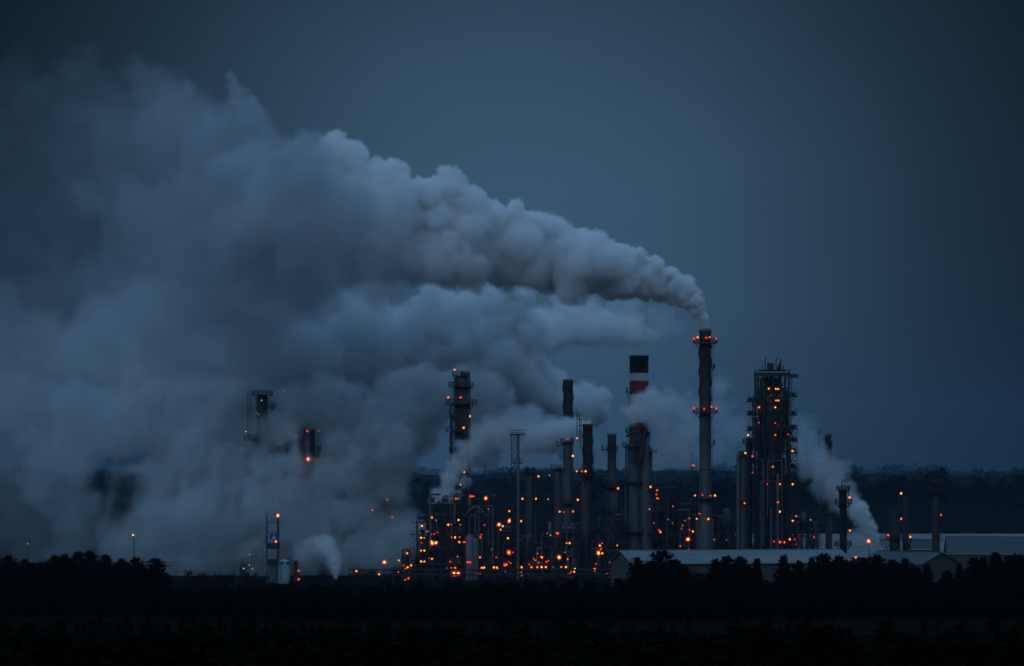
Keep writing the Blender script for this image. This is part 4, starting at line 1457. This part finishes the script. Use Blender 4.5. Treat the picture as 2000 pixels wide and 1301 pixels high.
m.ladder((bs.x - rr * 0.5, 1436 - rr - 0.3, 0), zt - 2, cage=False)
m.build('ladder', M['dark'], root)
m = MB()
m.box((bs.x + 4.2, 1437, 4.2), (1.6, 2, 8.4))
m.box((bs.x + 4.6, 1436, 1.2), (3.6, 2, 0.4))
m.build('side_bin', M['dark'], root)
lamps(root, 1434, c6, [(505, 1192, 'om'), (506, 1243, 'om')])

# --- towers hidden in the left steam
Yh = 1555
b = W(488, 1040, Yh)
root = thing('steam_mast', (b.x, Yh, 0), 'thin mast with lamp and small platform mostly swallowed by left steam', 'mast')
m = MB()
m.bar((W(484, 0, Yh).x, Yh, 0), (W(484, 0, Yh).x, Yh, W(0, 766, Yh).z), 0.35)
m.bar((W(488.5, 0, Yh).x, Yh, W(0, 815, Yh).z), (W(488.5, 0, Yh).x, Yh, W(0, 766, Yh).z), 0.3)
for row in (802, 770, 840):
    m.bar((W(484, 0, Yh).x, Yh, W(0, row, Yh).z), (W(488.5, 0, Yh).x, Yh, W(0, row, Yh).z), 0.25)
m.build('mast_pole', M['dark'], root)
m = MB()
p = W(482, 856, Yh)
m.box((p.x, Yh, p.z), (2.4, 2.4, 2.2))
m.build('platform', M['dark'], root)
lamps(root, Yh - 3, c6, [(187, 350, 'ws')])
root, b, r, H = column('hidden_column', 'dark column with wide platforms glimpsed through gaps in left steam', 'process column', 512, 22, 770, 1100, Yh, 'dark', plats=((772, 0, 360, 2), (797, -60, 60, 3.4), (858, 100, 260, 3.6)), head='dome')
lamps(root, Yh - 6, c6, [(282, 161, 'ws'), (250, 235, 'ps'), (263, 246, 'ps')])
root, b, r, H = column('hidden_vessel', 'blunt black vessel end showing through a gap left of the red lamp tower', 'vessel', 548, 30, 862, 1100, Yh, 'black', head='cap', plats=((872, 0, 360, 2), (885, 0, 360, 2)))
lamps(root, Yh - 7, c6, [(432, 510, 'ps'), (417, 106, 'ps')])
root, b, r, H = column('red_chimney', 'faint red chimney in the left steam with pale lamps down its side', 'chimney', 589, 15, 832, 1100, Yh + 6, 'red', head='open')
lamps(root, Yh - 2, c6, [(490, 379, 'ws'), (497, 454, 'ps'), (474, 515, 'ws'), (518, 593, 'ym'), (490, 668, 'ps'), (516, 733, 'ws')])
root, b, r, H = column('red_lamp_tower', 'small dark tower head with red lamp poking through the left steam', 'process column', 610, 10, 838, 1100, Yh - 4, 'dark', head='cap', plats=((852, 150, 210, 1.8), (880, 0, 360, 2.4), (893, -60, 60, 2)), ladder=(-1, 845, 960))
lamps(root, Yh - 9, c6, [(557, 347, 'rm'), (627, 346, 'ps'), (563, 516, 'yb'), (618, 532, 'ps')])
root, b, r, H = column('steam_edge_column', 'faint column with pinkish lamps in steam left of the big column', 'process column', 757, 14, 968, 1100, Yh, 'dark', head='dome', plats=((978, 0, 360, 2), (1000, 100, 260, 5)))
lamps(root, Yh - 5, c8, [(1320, 96, 'om'), (1214, 173, 'om'), (1357, 224, 'om'), (1256, 230, 'ps')])
root = unit('left_unit', 'low dark structure with pale lamps veiled by steam left of the sign tower', [(468, 490, 1104, 2, 2), (490, 512, 1080, 2, 3)], 1536, 31, 8, glints=False)
lamps(root, 1533, c6, [(208, 1156, 'ws'), (226, 1180, 'ws'), (173, 1178, 'ws'), (209, 1091, 'ws'), (142, 1230, 'os')])

# --- lamp standards on open ground
LS = [(260, 1045, 'ym', 1440, 'pale yellow lamp on a pole standing alone in the left steam'),
      (54, 1062, 'ws', 1500, 'tiny pale lamp on a pole at the far left edge'),
      (1696.5, 1057, 'yb', 1480, 'bright orange lamp on a pole where the right steam starts'),
      (1671.5, 1088.5, 'ym', 1320, 'lamp on a pole at the right end of the long roofed shed')]
for px_, row, code, Y, lab in LS:
    p = W(px_, row, Y)
    root = thing('lamp_standard', (p.x, Y, 0), lab, 'lamp post', 'lamp posts standing on open ground')
    m = MB()
    m.tube([(p.x + 0.2, Y + 0.6, min(0.0, p.z - 6)), (p.x + 0.2, Y + 0.6, p.z + 0.2), (p.x, Y, p.z + 0.4)], 0.12, 8)
    m.build('pole', M['dark'], root)
    lamps(root, Y - 0.2, None, [(px_, row, code)])
# ------------------------------------------------------------------ land
def sstep(t):
    t = min(max(t, 0.0), 1.0)
    return t * t * (3 - 2 * t)


def terrain(x, y):
    z = 38.0 * (1 - sstep(y / 1100.0))
    z += 17.0 * sstep((y - 2600) / 500.0)
    z += (10.0 + 7.0 * math.sin(x / 310.0 + 0.4) + 4.0 * math.sin(x / 128.0 + y / 900.0) + 2.0 * math.sin(x / 57.0)) * sstep((y - 3600) / 5000.0)
    if y > 1250:
        z += 0.0
    elif y < 1000:
        z += 0.6 * math.sin(x * 0.05) * math.sin(y * 0.04) * sstep(y / 60.0) * sstep((1000 - y) / 300.0)
    return z


M['earth'] = surf('dark_winter_ground', (0.009, 0.0088, 0.0075), (0.005, 0.0048, 0.0043), 1.0, scale=0.05, bump=0.4, spec=0.0)
M['snow'] = surf('old_snow', (0.17, 0.175, 0.19), (0.08, 0.08, 0.09), 0.95, scale=0.02, stretch=(1, 0.2, 1))
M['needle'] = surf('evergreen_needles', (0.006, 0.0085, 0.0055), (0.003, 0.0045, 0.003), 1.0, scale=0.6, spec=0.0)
M['bark'] = surf('bark', (0.018, 0.015, 0.013), (0.010, 0.008, 0.007), 1.0, scale=1.5, stretch=(1, 1, 0.2), spec=0.0)

ys = [-40, 0, 20, 50] + list(range(100, 1300, 50)) + list(range(1300, 2600, 130)) + list(range(2600, 4000, 140)) + list(range(4000, 12001, 500))
xs_n = 60
vs, fs = [], []
for j, y in enumerate(ys):
    half = 220 + max(y, 0) * 0.30
    for i in range(xs_n + 1):
        x = -half + 2 * half * i / xs_n
        vs.append((x, y, terrain(x, y)))
for j in range(len(ys) - 1):
    for i in range(xs_n):
        a = j * (xs_n + 1) + i
        fs.append((a, a + 1, a + xs_n + 2, a + xs_n + 1))
m = MB()
m.add(vs, fs, True)
g = m.build('ground', M['earth'])
tag(g, 'dark winter ground falling to the plant and rising to far hills', 'ground', kind='structure')

m = MB()
n_ = 40
vs, fs = [], []
for j in range(9):
    y = 1850 + j * 85
    for i in range(n_ + 1):
        x = 125 + (y - 1850) * 0.03 + 210 * i / n_
        w_ = 3.0 * math.sin(i * 1.7 + j) if j in (0, 8) else 0
        vs.append((x, y + w_ * 3, 0.05))
for j in range(8):
    for i in range(n_):
        a = j * (n_ + 1) + i
        fs.append((a, a + 1, a + n_ + 2, a + n_ + 1))
m.add(vs, fs)
tag(m.build('snow_field', M['snow']), 'pale snow covered field at the foot of the right steam', 'snow field', kind='structure')


# ------------------------------------------------------------------ buildings
def shed(name, label, A, u, L_, wd, h_eave, h_ridge, wall, roof, over=0.6, door=False):
    """gabled shed: A near-left corner on the ground, u unit direction of its long side"""
    u = Vector((u[0], u[1], 0)).normalized()
    v = Vector((-u.y, u.x, 0))
    A = Vector(A)
    root = thing(name, A + u * L_ / 2 + v * wd / 2, label, 'shed')
    up = Vector((0, 0, 1))
    P = [A, A + u * L_, A + u * L_ + v * wd, A + v * wd]
    w = MB()
    top = [p + up * h_eave for p in P]
    r0, r1 = A + v * wd / 2 + up * h_ridge, A + u * L_ + v * wd / 2 + up * h_ridge
    w.add(P + top + [r0, r1], [(0, 1, 5, 4), (1, 2, 6, 9, 5), (2, 3, 7, 6), (3, 0, 4, 8, 7)])
    wl = w.build('wall', M[wall], root)
    k = (h_ridge - h_eave) / (wd / 2)
    r = MB()
    th = 0.25
    for sgn in (0, 1):
        e = (A if sgn == 0 else A + v * wd) + (-v if sgn == 0 else v) * over + up * (h_eave - k * over + 0.02)
        a, b2 = e - u * over, e + u * (L_ + over)
        c, d = r1 + u * over + up * 0.02, r0 - u * over + up * 0.02
        vs = [a, b2, c, d] + [q + up * th for q in (a, b2, c, d)]
        r.add(vs, [(0, 1, 2, 3), (7, 6, 5, 4), (0, 4, 5, 1), (1, 5, 6, 2), (2, 6, 7, 3), (3, 7, 4, 0)])
    # standing seams
    ns = int(L_ / 2.2)
    for i in range(ns + 1):
        s0 = A + u * (L_ * i / ns) - v * over + up * (h_eave - k * over + th + 0.02)
        s1 = r0 + u * (L_ * i / ns) + up * (th + 0.02)
        r.bar(s0, s1, 0.1)
    rf = r.build('roof', M[roof], root)
    rg = MB()
    rg.bar(r0 - u * over + up * (th + 0.1), r1 + u * over + up * (th + 0.1), 0.4)
    rg.build('ridge_cap', M[roof], rf)
    gt = MB()
    e = A - v * (over + 0.12) + up * (h_eave - k * over)
    gt.bar(e - u * over, e + u * (L_ + over), 0.28)
    gt.build('gutter', M['white'], rf)
    if door:
        d = MB()
        c = A + v * wd * 0.5 - u * 0.06
        d.add([c - v * 2.2, c + v * 2.2, c + v * 2.2 + up * 5, c - v * 2.2 + up * 5], [(0, 1, 2, 3)])
        d.build('door', M['dark'], wl)
    return root


A = W(1235, 1100, 1250)
sc_ = 1250 / F
shed('storage_shed', 'long shed with pale snow dusted roof and cream walls behind black conifers', (A.x, 1250, 0), (0.967, 0.254), 75.5, 24.5,
     A.z, W(0, 1077, 1262).z, 'cream', 'roof', 0.7, True)
A = W(1771, 1104, 1275)
shed('gable_shed', 'low shed with tan gable wall facing out and pale left roof slope', (W(1772, 0, 1275).x + 17.5, 1275, 0), (-0.62, 0.785), 30, 17.5,
     A.z + 0.5, W(0, 1079, 1280).z, 'tan', 'vignetteroof', 0.5)
A = W(1852, 1081, 1560)
shed('long_shed', 'long grey roofed shed running out of the frame at right edge', (A.x, 1560, 0), (0.998, -0.06), 90, 26, A.z, W(0, 1050, 1575).z, 'cream', 'vignetteroof', 0.5)
A = W(1781, 1072, 1640)
shed('low_shed', 'small low pale roofed shed behind the lamp topped plain column', (A.x, 1640, 0), (1, 0.02), 9.5, 9, A.z, W(0, 1056, 1645).z, 'tan', 'vignetteroof', 0.4)

# low tanks and bunds left of the pipe rack
def tank(label, px, w, top, Y, mat='dark'):
    c = W(px, 0, Y)
    r, h = w * Y / F / 2, W(0, top, Y).z
    root = thing('storage_tank', (c.x, Y, 0), label, 'tank', 'low storage tanks by the plant edge')
    m = MB()
    m.lathe((c.x, Y, 0), [(r, 0), (r, h * 0.86), (r * 0.97, h * 0.88), (r * 0.6, h * 0.97), (0.02, h)], 32)
    m.build('shell', M[mat], root)
    g = MB()
    g.ringrail((c.x, Y, h * 0.87), r * 0.97, 1.1, posts=18)
    g.build('railing', M['dark'], root)
    s = MB()
    for k in range(14):
        a = R(200 + k * 9)
        s.box((c.x + (r + 0.5) * math.cos(a), Y + (r + 0.5) * math.sin(a), h * 0.86 * (k + 1) / 15), (0.9, 0.9, 0.12))
    s.build('stair', M['dark'], root)


tank('dark rounded tank between the silo and the small white steam puff', 605, 62, 1101, 1560)
tank('dark low tank right of the small white steam puff', 715, 44, 1112, 1540)


# ------------------------------------------------------------------ trees
class Tri:
    """loose leaf and bark faces gathered as arrays"""

    def __init__(self):
        self.v, self.f = [], []

    def tri(self, a, b, c):
        o = len(self.v)
        self.v += [a, b, c]
        self.f.append((o, o + 1, o + 2))


def needle_clump(t, c, d, rnd, size, cnt):
    for _ in range(cnt):
        e = (d + Vector((rnd.gauss(0, 0.7), rnd.gauss(0, 0.7), rnd.gauss(0.15, 0.5)))).normalized()
        s = e.cross(Vector((rnd.gauss(0, 1), rnd.gauss(0, 1), rnd.gauss(0, 1)))).normalized() * size * 0.28
        p = c + Vector((rnd.gauss(0, .35), rnd.gauss(0, .35), rnd.gauss(0, .25))) * size
        t.tri(tuple(p - s), tuple(p + s), tuple(p + e * size))


def conifer_meshes(name, seed, h, wid, kind, fine=1.0):
    """kind 0 spruce, 1 broad pine; returns crown and trunk meshes, base at the origin"""
    rnd = random.Random(seed)
    t = Tri()
    w = MB()
    lean = Vector((rnd.uniform(-.02, .02), rnd.uniform(-.02, .02), 1))
    w.tube([Vector((0, 0, -1.5)), lean * h * 0.4, lean * h * 0.8, lean * h * 0.985], [h * 0.016, h * 0.012, h * 0.006, 0.02], 7)
    nw = int((26 if kind == 0 else 17) * fine ** 0.5)
    for k in range(nw):
        q = k / (nw - 1)
        z = h * (0.06 + 0.93 * q) if kind == 0 else h * (0.16 + 0.82 * q)
        if kind == 0:
            rad = wid * (1 - q) ** 0.85 * rnd.uniform(0.78, 1.1) + 0.12
        else:
            rad = wid * (math.sin(math.pi * min(1, 0.22 + 0.78 * q)) ** 0.6) * rnd.uniform(0.6, 1.12) * (1 - 0.25 * q) + 0.25
        nb = rnd.randint(5, 7) if kind == 0 else rnd.randint(4, 6)
        a0 = rnd.uniform(0, 6.28)
        for b_ in range(nb):
            a = a0 + 6.283 * b_ / nb + rnd.uniform(-.3, .3)
            L_ = rad * rnd.uniform(0.7, 1.12)
            rise = (-0.18 + 0.5 * q) if kind == 0 else (0.10 + 0.45 * q)
            d = Vector((math.cos(a), math.sin(a), rise)).normalized()
            o = lean * z
            tip = o + d * L_
            w.tube([o, o + d * L_ * 0.5, tip], [0.035 + 0.012 * L_, 0.03, 0.012], 3, False, False)
            nc = max(2, int(L_ * 2.6 * fine))
            for c in range(nc):
                s = (c + 0.7) / nc
                p = o + d * L_ * s + Vector((0, 0, -0.10 * L_ * s * s if kind == 0 else 0.06 * L_ * s))
                needle_clump(t, p, d, rnd, (0.55 if kind == 0 else 0.62) / fine ** 0.4, max(3, int(7 * fine)))
    needle_clump(t, lean * h * 0.97, Vector((0, 0, 1)), rnd, 0.5, 12)
    cm = bpy.data.meshes.new(name + '_crown')
    cm.from_pydata(t.v, [], t.f)
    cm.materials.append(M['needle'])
    tm = bpy.data.meshes.new(name + '_trunk')
    tm.from_pydata(w.v, [], w.f)
    tm.materials.append(M['bark'])
    return cm, tm


def bare_meshes(name, seed, h):
    rnd = random.Random(seed)
    w, tw = MB(), MB()

    def grow(p, d, L_, r, depth):
        q = p + d * L_
        (w if depth < 2 else tw).tube([p, p + d * L_ * 0.5 + Vector((rnd.gauss(0, .04), rnd.gauss(0, .04), 0)) * L_, q], [r, r * 0.8, r * 0.6], 5 if depth < 2 else 3, False, False)
        if depth >= 5:
            return
        for _ in range(rnd.choice((2, 3, 3)) if depth else 3):
            e = (d + Vector((rnd.gauss(0, .45), rnd.gauss(0, .45), rnd.gauss(0.18, .2)))).normalized()
            grow(p + d * L_ * rnd.uniform(0.55, 1.0), e, L_ * rnd.uniform(0.55, 0.78), max(r * 0.62, 0.06), depth + 1)
    grow(Vector((0, 0, -1)), Vector((0, 0, 1)), h * 0.36, h * 0.016, 0)
    out = []
    zmax = max(v[2] for v in tw.v)
    for b_, nm in ((tw, 'twigs'), (w, 'trunk')):
        me = bpy.data.meshes.new(name + '_' + nm)
        me.from_pydata([(v[0], v[1], v[2] * h / zmax) for v in b_.v], [], b_.f)
        me.materials.append(M['bark'])
        out.append(me)
    return out


SPRUCE = [conifer_meshes('spruce', 40 + i, 14.0, 2.9 + 0.3 * i, 0) for i in range(3)]
PINE = [conifer_meshes('pine', 50 + i, 14.0, 3.3 + 0.35 * i, 1) for i in range(4)]
BARE = [bare_meshes('bare', 60 + i, 12.0) for i in range(4)]


def tree(name, meshes, px, top, Y, label, group, width=1.0, rot=None, rnd=random):
    p = W(px, top, Y)
    zg = terrain(p.x, Y)
    root = thing(name, (p.x, Y, zg), label, 'tree', group)
    h0 = 12.0 if name == 'bare_tree' else 14.0
    k = (p.z - zg) / h0
    root.scale = (k * width, k * width, k)
    root.rotation_euler = (0, 0, rnd.uniform(0, 6.28))
    for nm, me in zip(('crown', 'trunk'), meshes):
        o = bpy.data.objects.new(nm, me)
        COL.objects.link(o)
        o.parent = root


ORD = ['first', 'second', 'third', 'fourth', 'fifth', 'sixth', 'seventh', 'eighth', 'ninth', 'tenth', 'eleventh', 'twelfth', 'thirteenth',
       'fourteenth', 'fifteenth', 'sixteenth', 'seventeenth', 'eighteenth', 'nineteenth', 'twentieth']
tr = random.Random(77)
GROVES = [
    ('left grove under the far steam', 'pine', [(-8, 1098, 1.0), (17, 1088, 1.05), (46, 1095, .9), (80, 1100, .55), (104, 1088, 1.0), (129, 1086, 1.0), (151, 1081, 1.0), (178, 1080, 1.05), (208, 1087, 1.0),
                                              (237, 1095, .85), (265, 1092, 1.1), (305, 1093, 1.25), (283, 1110, .9)]),
    ('grove before the long pale roof', 'mix', [(1246, 1092, 1.0), (1292, 1080, 1.6), (1268, 1100, .9), (1316, 1096, 1.2), (1340, 1112, 1.0), (1396, 1095, 1.15), (1421, 1089, 1.15), (1446, 1091, 1.05),
                                               (1478, 1094, .9), (1532, 1089, 1.05), (1562, 1098, .85), (1588, 1092, .95), (1610, 1085, 1.2), (1640, 1089, 1.05), (1664, 1098, .9)]),
    ('dark grove at the right edge', 'mix', [(1690, 1094, 1.1), (1716, 1088, 1.2), (1742, 1096, 1.1), (1764, 1095, 1.0), (1790, 1110, 1), (1812, 1106, 1.0), (1850, 1118, 1), (1874, 1106, 1), (1901, 1093, 1.1), (1922, 1092, 1), (1945, 1083, 1.3), (1968, 1090, 1.1),
                                            (1988, 1086, 1.2), (2008, 1092, 1.1)]),
]
for gname, kind, lst in GROVES:
    order = sorted(range(len(lst)), key=lambda i: lst[i][0])
    for n_i, i in enumerate(order):
        px_, top, wd = lst[i]
        sp_ = kind == 'mix' and (tr.random() < 0.45 or wd < 0.95) or wd < 0.6
        ms = SPRUCE[tr.randrange(3)] if sp_ else PINE[tr.randrange(4)]
        nm = 'spruce_tree' if sp_ else 'pine_tree'
        tree(nm, ms, px_, top, 690 + tr.uniform(-25, 40), 'black %s, %s tree from the left in the %s' % ('pointed spruce' if sp_ else 'shaggy pine', ORD[n_i], gname),
             'trees of the ' + gname, wd, rnd=tr)
BT = [342, 358, 374, 391, 408, 425, 441, 457, 472, 488, 506, 578, 604, 622, 640, 656, 674, 692, 712, 740, 1330, 1352, 1368]
for i, px_ in enumerate(BT):
    top = 1114 + tr.uniform(-5, 13) if px_ < 520 else (1124 + tr.uniform(-4, 9) if px_ < 1000 else 1104 + tr.uniform(0, 8))
    where = 'thicket right of the left grove' if px_ < 1000 else 'gap before the long pale roof'
    n_i = i if px_ < 1000 else i - 20
    tree('bare_tree', BARE[tr.randrange(4)], px_, top, 700 + tr.uniform(-25, 50), 'leafless tree, %s from the left in the %s' % (ORD[n_i], where), 'leafless trees along the dark foreground', 1.0, rnd=tr)

# skyline of the wood that fills the dark foreground
SKY_L = [(-80, 1100), (0, 1100), (150, 1092), (300, 1104), (335, 1148), (520, 1140), (700, 1138), (1000, 1134), (1190, 1134), (1240, 1120), (1290, 1098), (1345, 1118), (1400, 1106), (1450, 1100),
         (1490, 1112), (1510, 1126), (1530, 1106), (1610, 1096), (1700, 1100), (1800, 1122), (1850, 1128), (1900, 1108), (1990, 1098), (2080, 1100)]


def skyline(px):
    for a, b2 in zip(SKY_L, SKY_L[1:]):
        if a[0] <= px <= b2[0]:
            return a[1] + (b2[1] - a[1]) * (px - a[0]) / (b2[0] - a[0])
    return 1105.0


def merged(name, protos, places, mat):
    V, Fc, off = [], [], 0
    for x, y, z, k, kw, a, pi in places:
        pv, pf = protos[pi]
        ca, sa = math.cos(a), math.sin(a)
        q = np.empty_like(pv)
        q[:, 0] = x + kw * (pv[:, 0] * ca - pv[:, 1] * sa)
        q[:, 1] = y + kw * (pv[:, 0] * sa + pv[:, 1] * ca)
        q[:, 2] = z + k * pv[:, 2]
        V.append(q)
        Fc.append(pf + off)
        off += len(pv)
    V, Fc = np.concatenate(V), np.concatenate(Fc)
    me = bpy.data.meshes.new(name)
    me.vertices.add(len(V))
    me.vertices.foreach_set('co', V.astype(np.float32).ravel())
    nf = len(Fc)
    me.loops.add(nf * 3)
    me.polygons.add(nf)
    me.loops.foreach_set('vertex_index', Fc.astype(np.int32).ravel())
    me.polygons.foreach_set('loop_start', np.arange(nf, dtype=np.int32) * 3)
    me.update(calc_edges=True)
    me.validate()
    me.materials.append(mat)
    o = bpy.data.objects.new(name, me)
    COL.objects.link(o)
    return o


def arr(me):
    v = np.empty(len(me.vertices) * 3, np.float32)
    me.vertices.foreach_get('co', v)
    f = np.empty(len(me.loops), np.int32)
    me.loops.foreach_get('vertex_index', f)
    return v.reshape(-1, 3), f.reshape(-1, 3)


low = [arr(conifer_meshes('wood', 90 + i, 14.0, 3.2 + 0.3 * i, i % 2, 0.35)[0]) for i in range(4)]
pl = []
for row, Y in enumerate((560, 600, 640, 680, 740, 800)):
    px_ = -90.0
    while px_ < 2090:
        px_ += tr.uniform(22, 40) * 700 / Y
        Yj = Y + tr.uniform(-16, 16)
        top = skyline(px_) + tr.uniform(2, 26) + (10 if row < 2 else 0)
        p = W(px_, top, Yj)
        zg = terrain(p.x, Yj)
        k = (p.z - zg) / 14.0
        if k > 0.25:
            pl.append((p.x, Yj, zg, k, min(k * 1.25, 1.3), tr.uniform(0, 6.28), tr.randrange(4)))
for Y, a, b2 in ((60, 1236, 1290), (85, 1225, 1280), (115, 1215, 1270), (150, 1205, 1262), (190, 1196, 1250), (240, 1186, 1236), (300, 1176, 1222), (360, 1168, 1212), (400, 1164, 1206), (440, 1158, 1200), (480, 1153, 1195), (520, 1148, 1190)):
    px_ = -60.0
    while px_ < 2060:
        px_ += tr.uniform(14, 36)
        Yj = Y + tr.uniform(-0.06, 0.06) * Y
        p = W(px_, tr.uniform(a, b2), Yj)
        zg = terrain(p.x, Yj)
        k = max((p.z - zg) / 14.0, 0.05)
        pl.append((p.x, Yj, zg, k, k * 1.5, tr.uniform(0, 6.28), tr.randrange(4)))
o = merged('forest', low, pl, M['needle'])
tag(o, 'black mass of evergreen wood filling the foreground', 'forest', kind='stuff')

far = [arr(conifer_meshes('farwood', 95 + i, 14.0, 4.2, 1, 0.2)[0]) for i in range(4)]
pl = []
for Y, step, lo_px, hi_px in ((2950, 9, 1380, 2100), (3050, 9, 1380, 2100), (3150, 9, 1100, 2100), (3300, 10, -100, 2100), (3900, 10, -100, 2100), (4600, 9, -100, 2100), (6200, 7, -100, 2100), (7600, 6, -100, 2100), (8600, 6, -100, 2100)):
    px_ = lo_px
    while px_ < hi_px:
        px_ += tr.uniform(0.5, 1.4) * step
        Yj = Y + tr.uniform(-40, 40)
        x = (px_ - 1000) / F * Yj
        k = (tr.uniform(0.7, 1.2) + 0.25 * math.sin(px_ / 47.0) * math.sin(px_ / 19.0)) * (1.15 if px_ > 1500 else 0.9)
        if tr.random() < 0.06:
            k *= 1.25
        pl.append((x, Yj, terrain(x, Yj) - 1, k, k * 1.3, tr.uniform(0, 6.28), tr.randrange(4)))
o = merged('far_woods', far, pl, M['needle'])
tag(o, 'dark distant wood along the horizon', 'woods', kind='stuff')
print('LAMPS', N_LAMPS, 'objects', len(bpy.data.objects), round(time.time() - T0, 1))
# ------------------------------------------------------------------ haze
m, nt = new_mat('dusk_haze')
out = nt.nodes.new('ShaderNodeOutputMaterial')
v = nt.nodes.new('ShaderNodeVolumePrincipled')
v.inputs['Color'].default_value = (0.30, 0.54, 0.80, 1)
v.inputs['Density'].default_value = HAZE
nt.links.new(v.outputs[0], out.inputs['Volume'])
h = MB()
h.box((0, 6020, 124), (8200, 12200, 254))
hz = h.build('haze', m)
tag(hz, 'thin blue dusk haze over the whole plain', 'haze', kind='stuff')
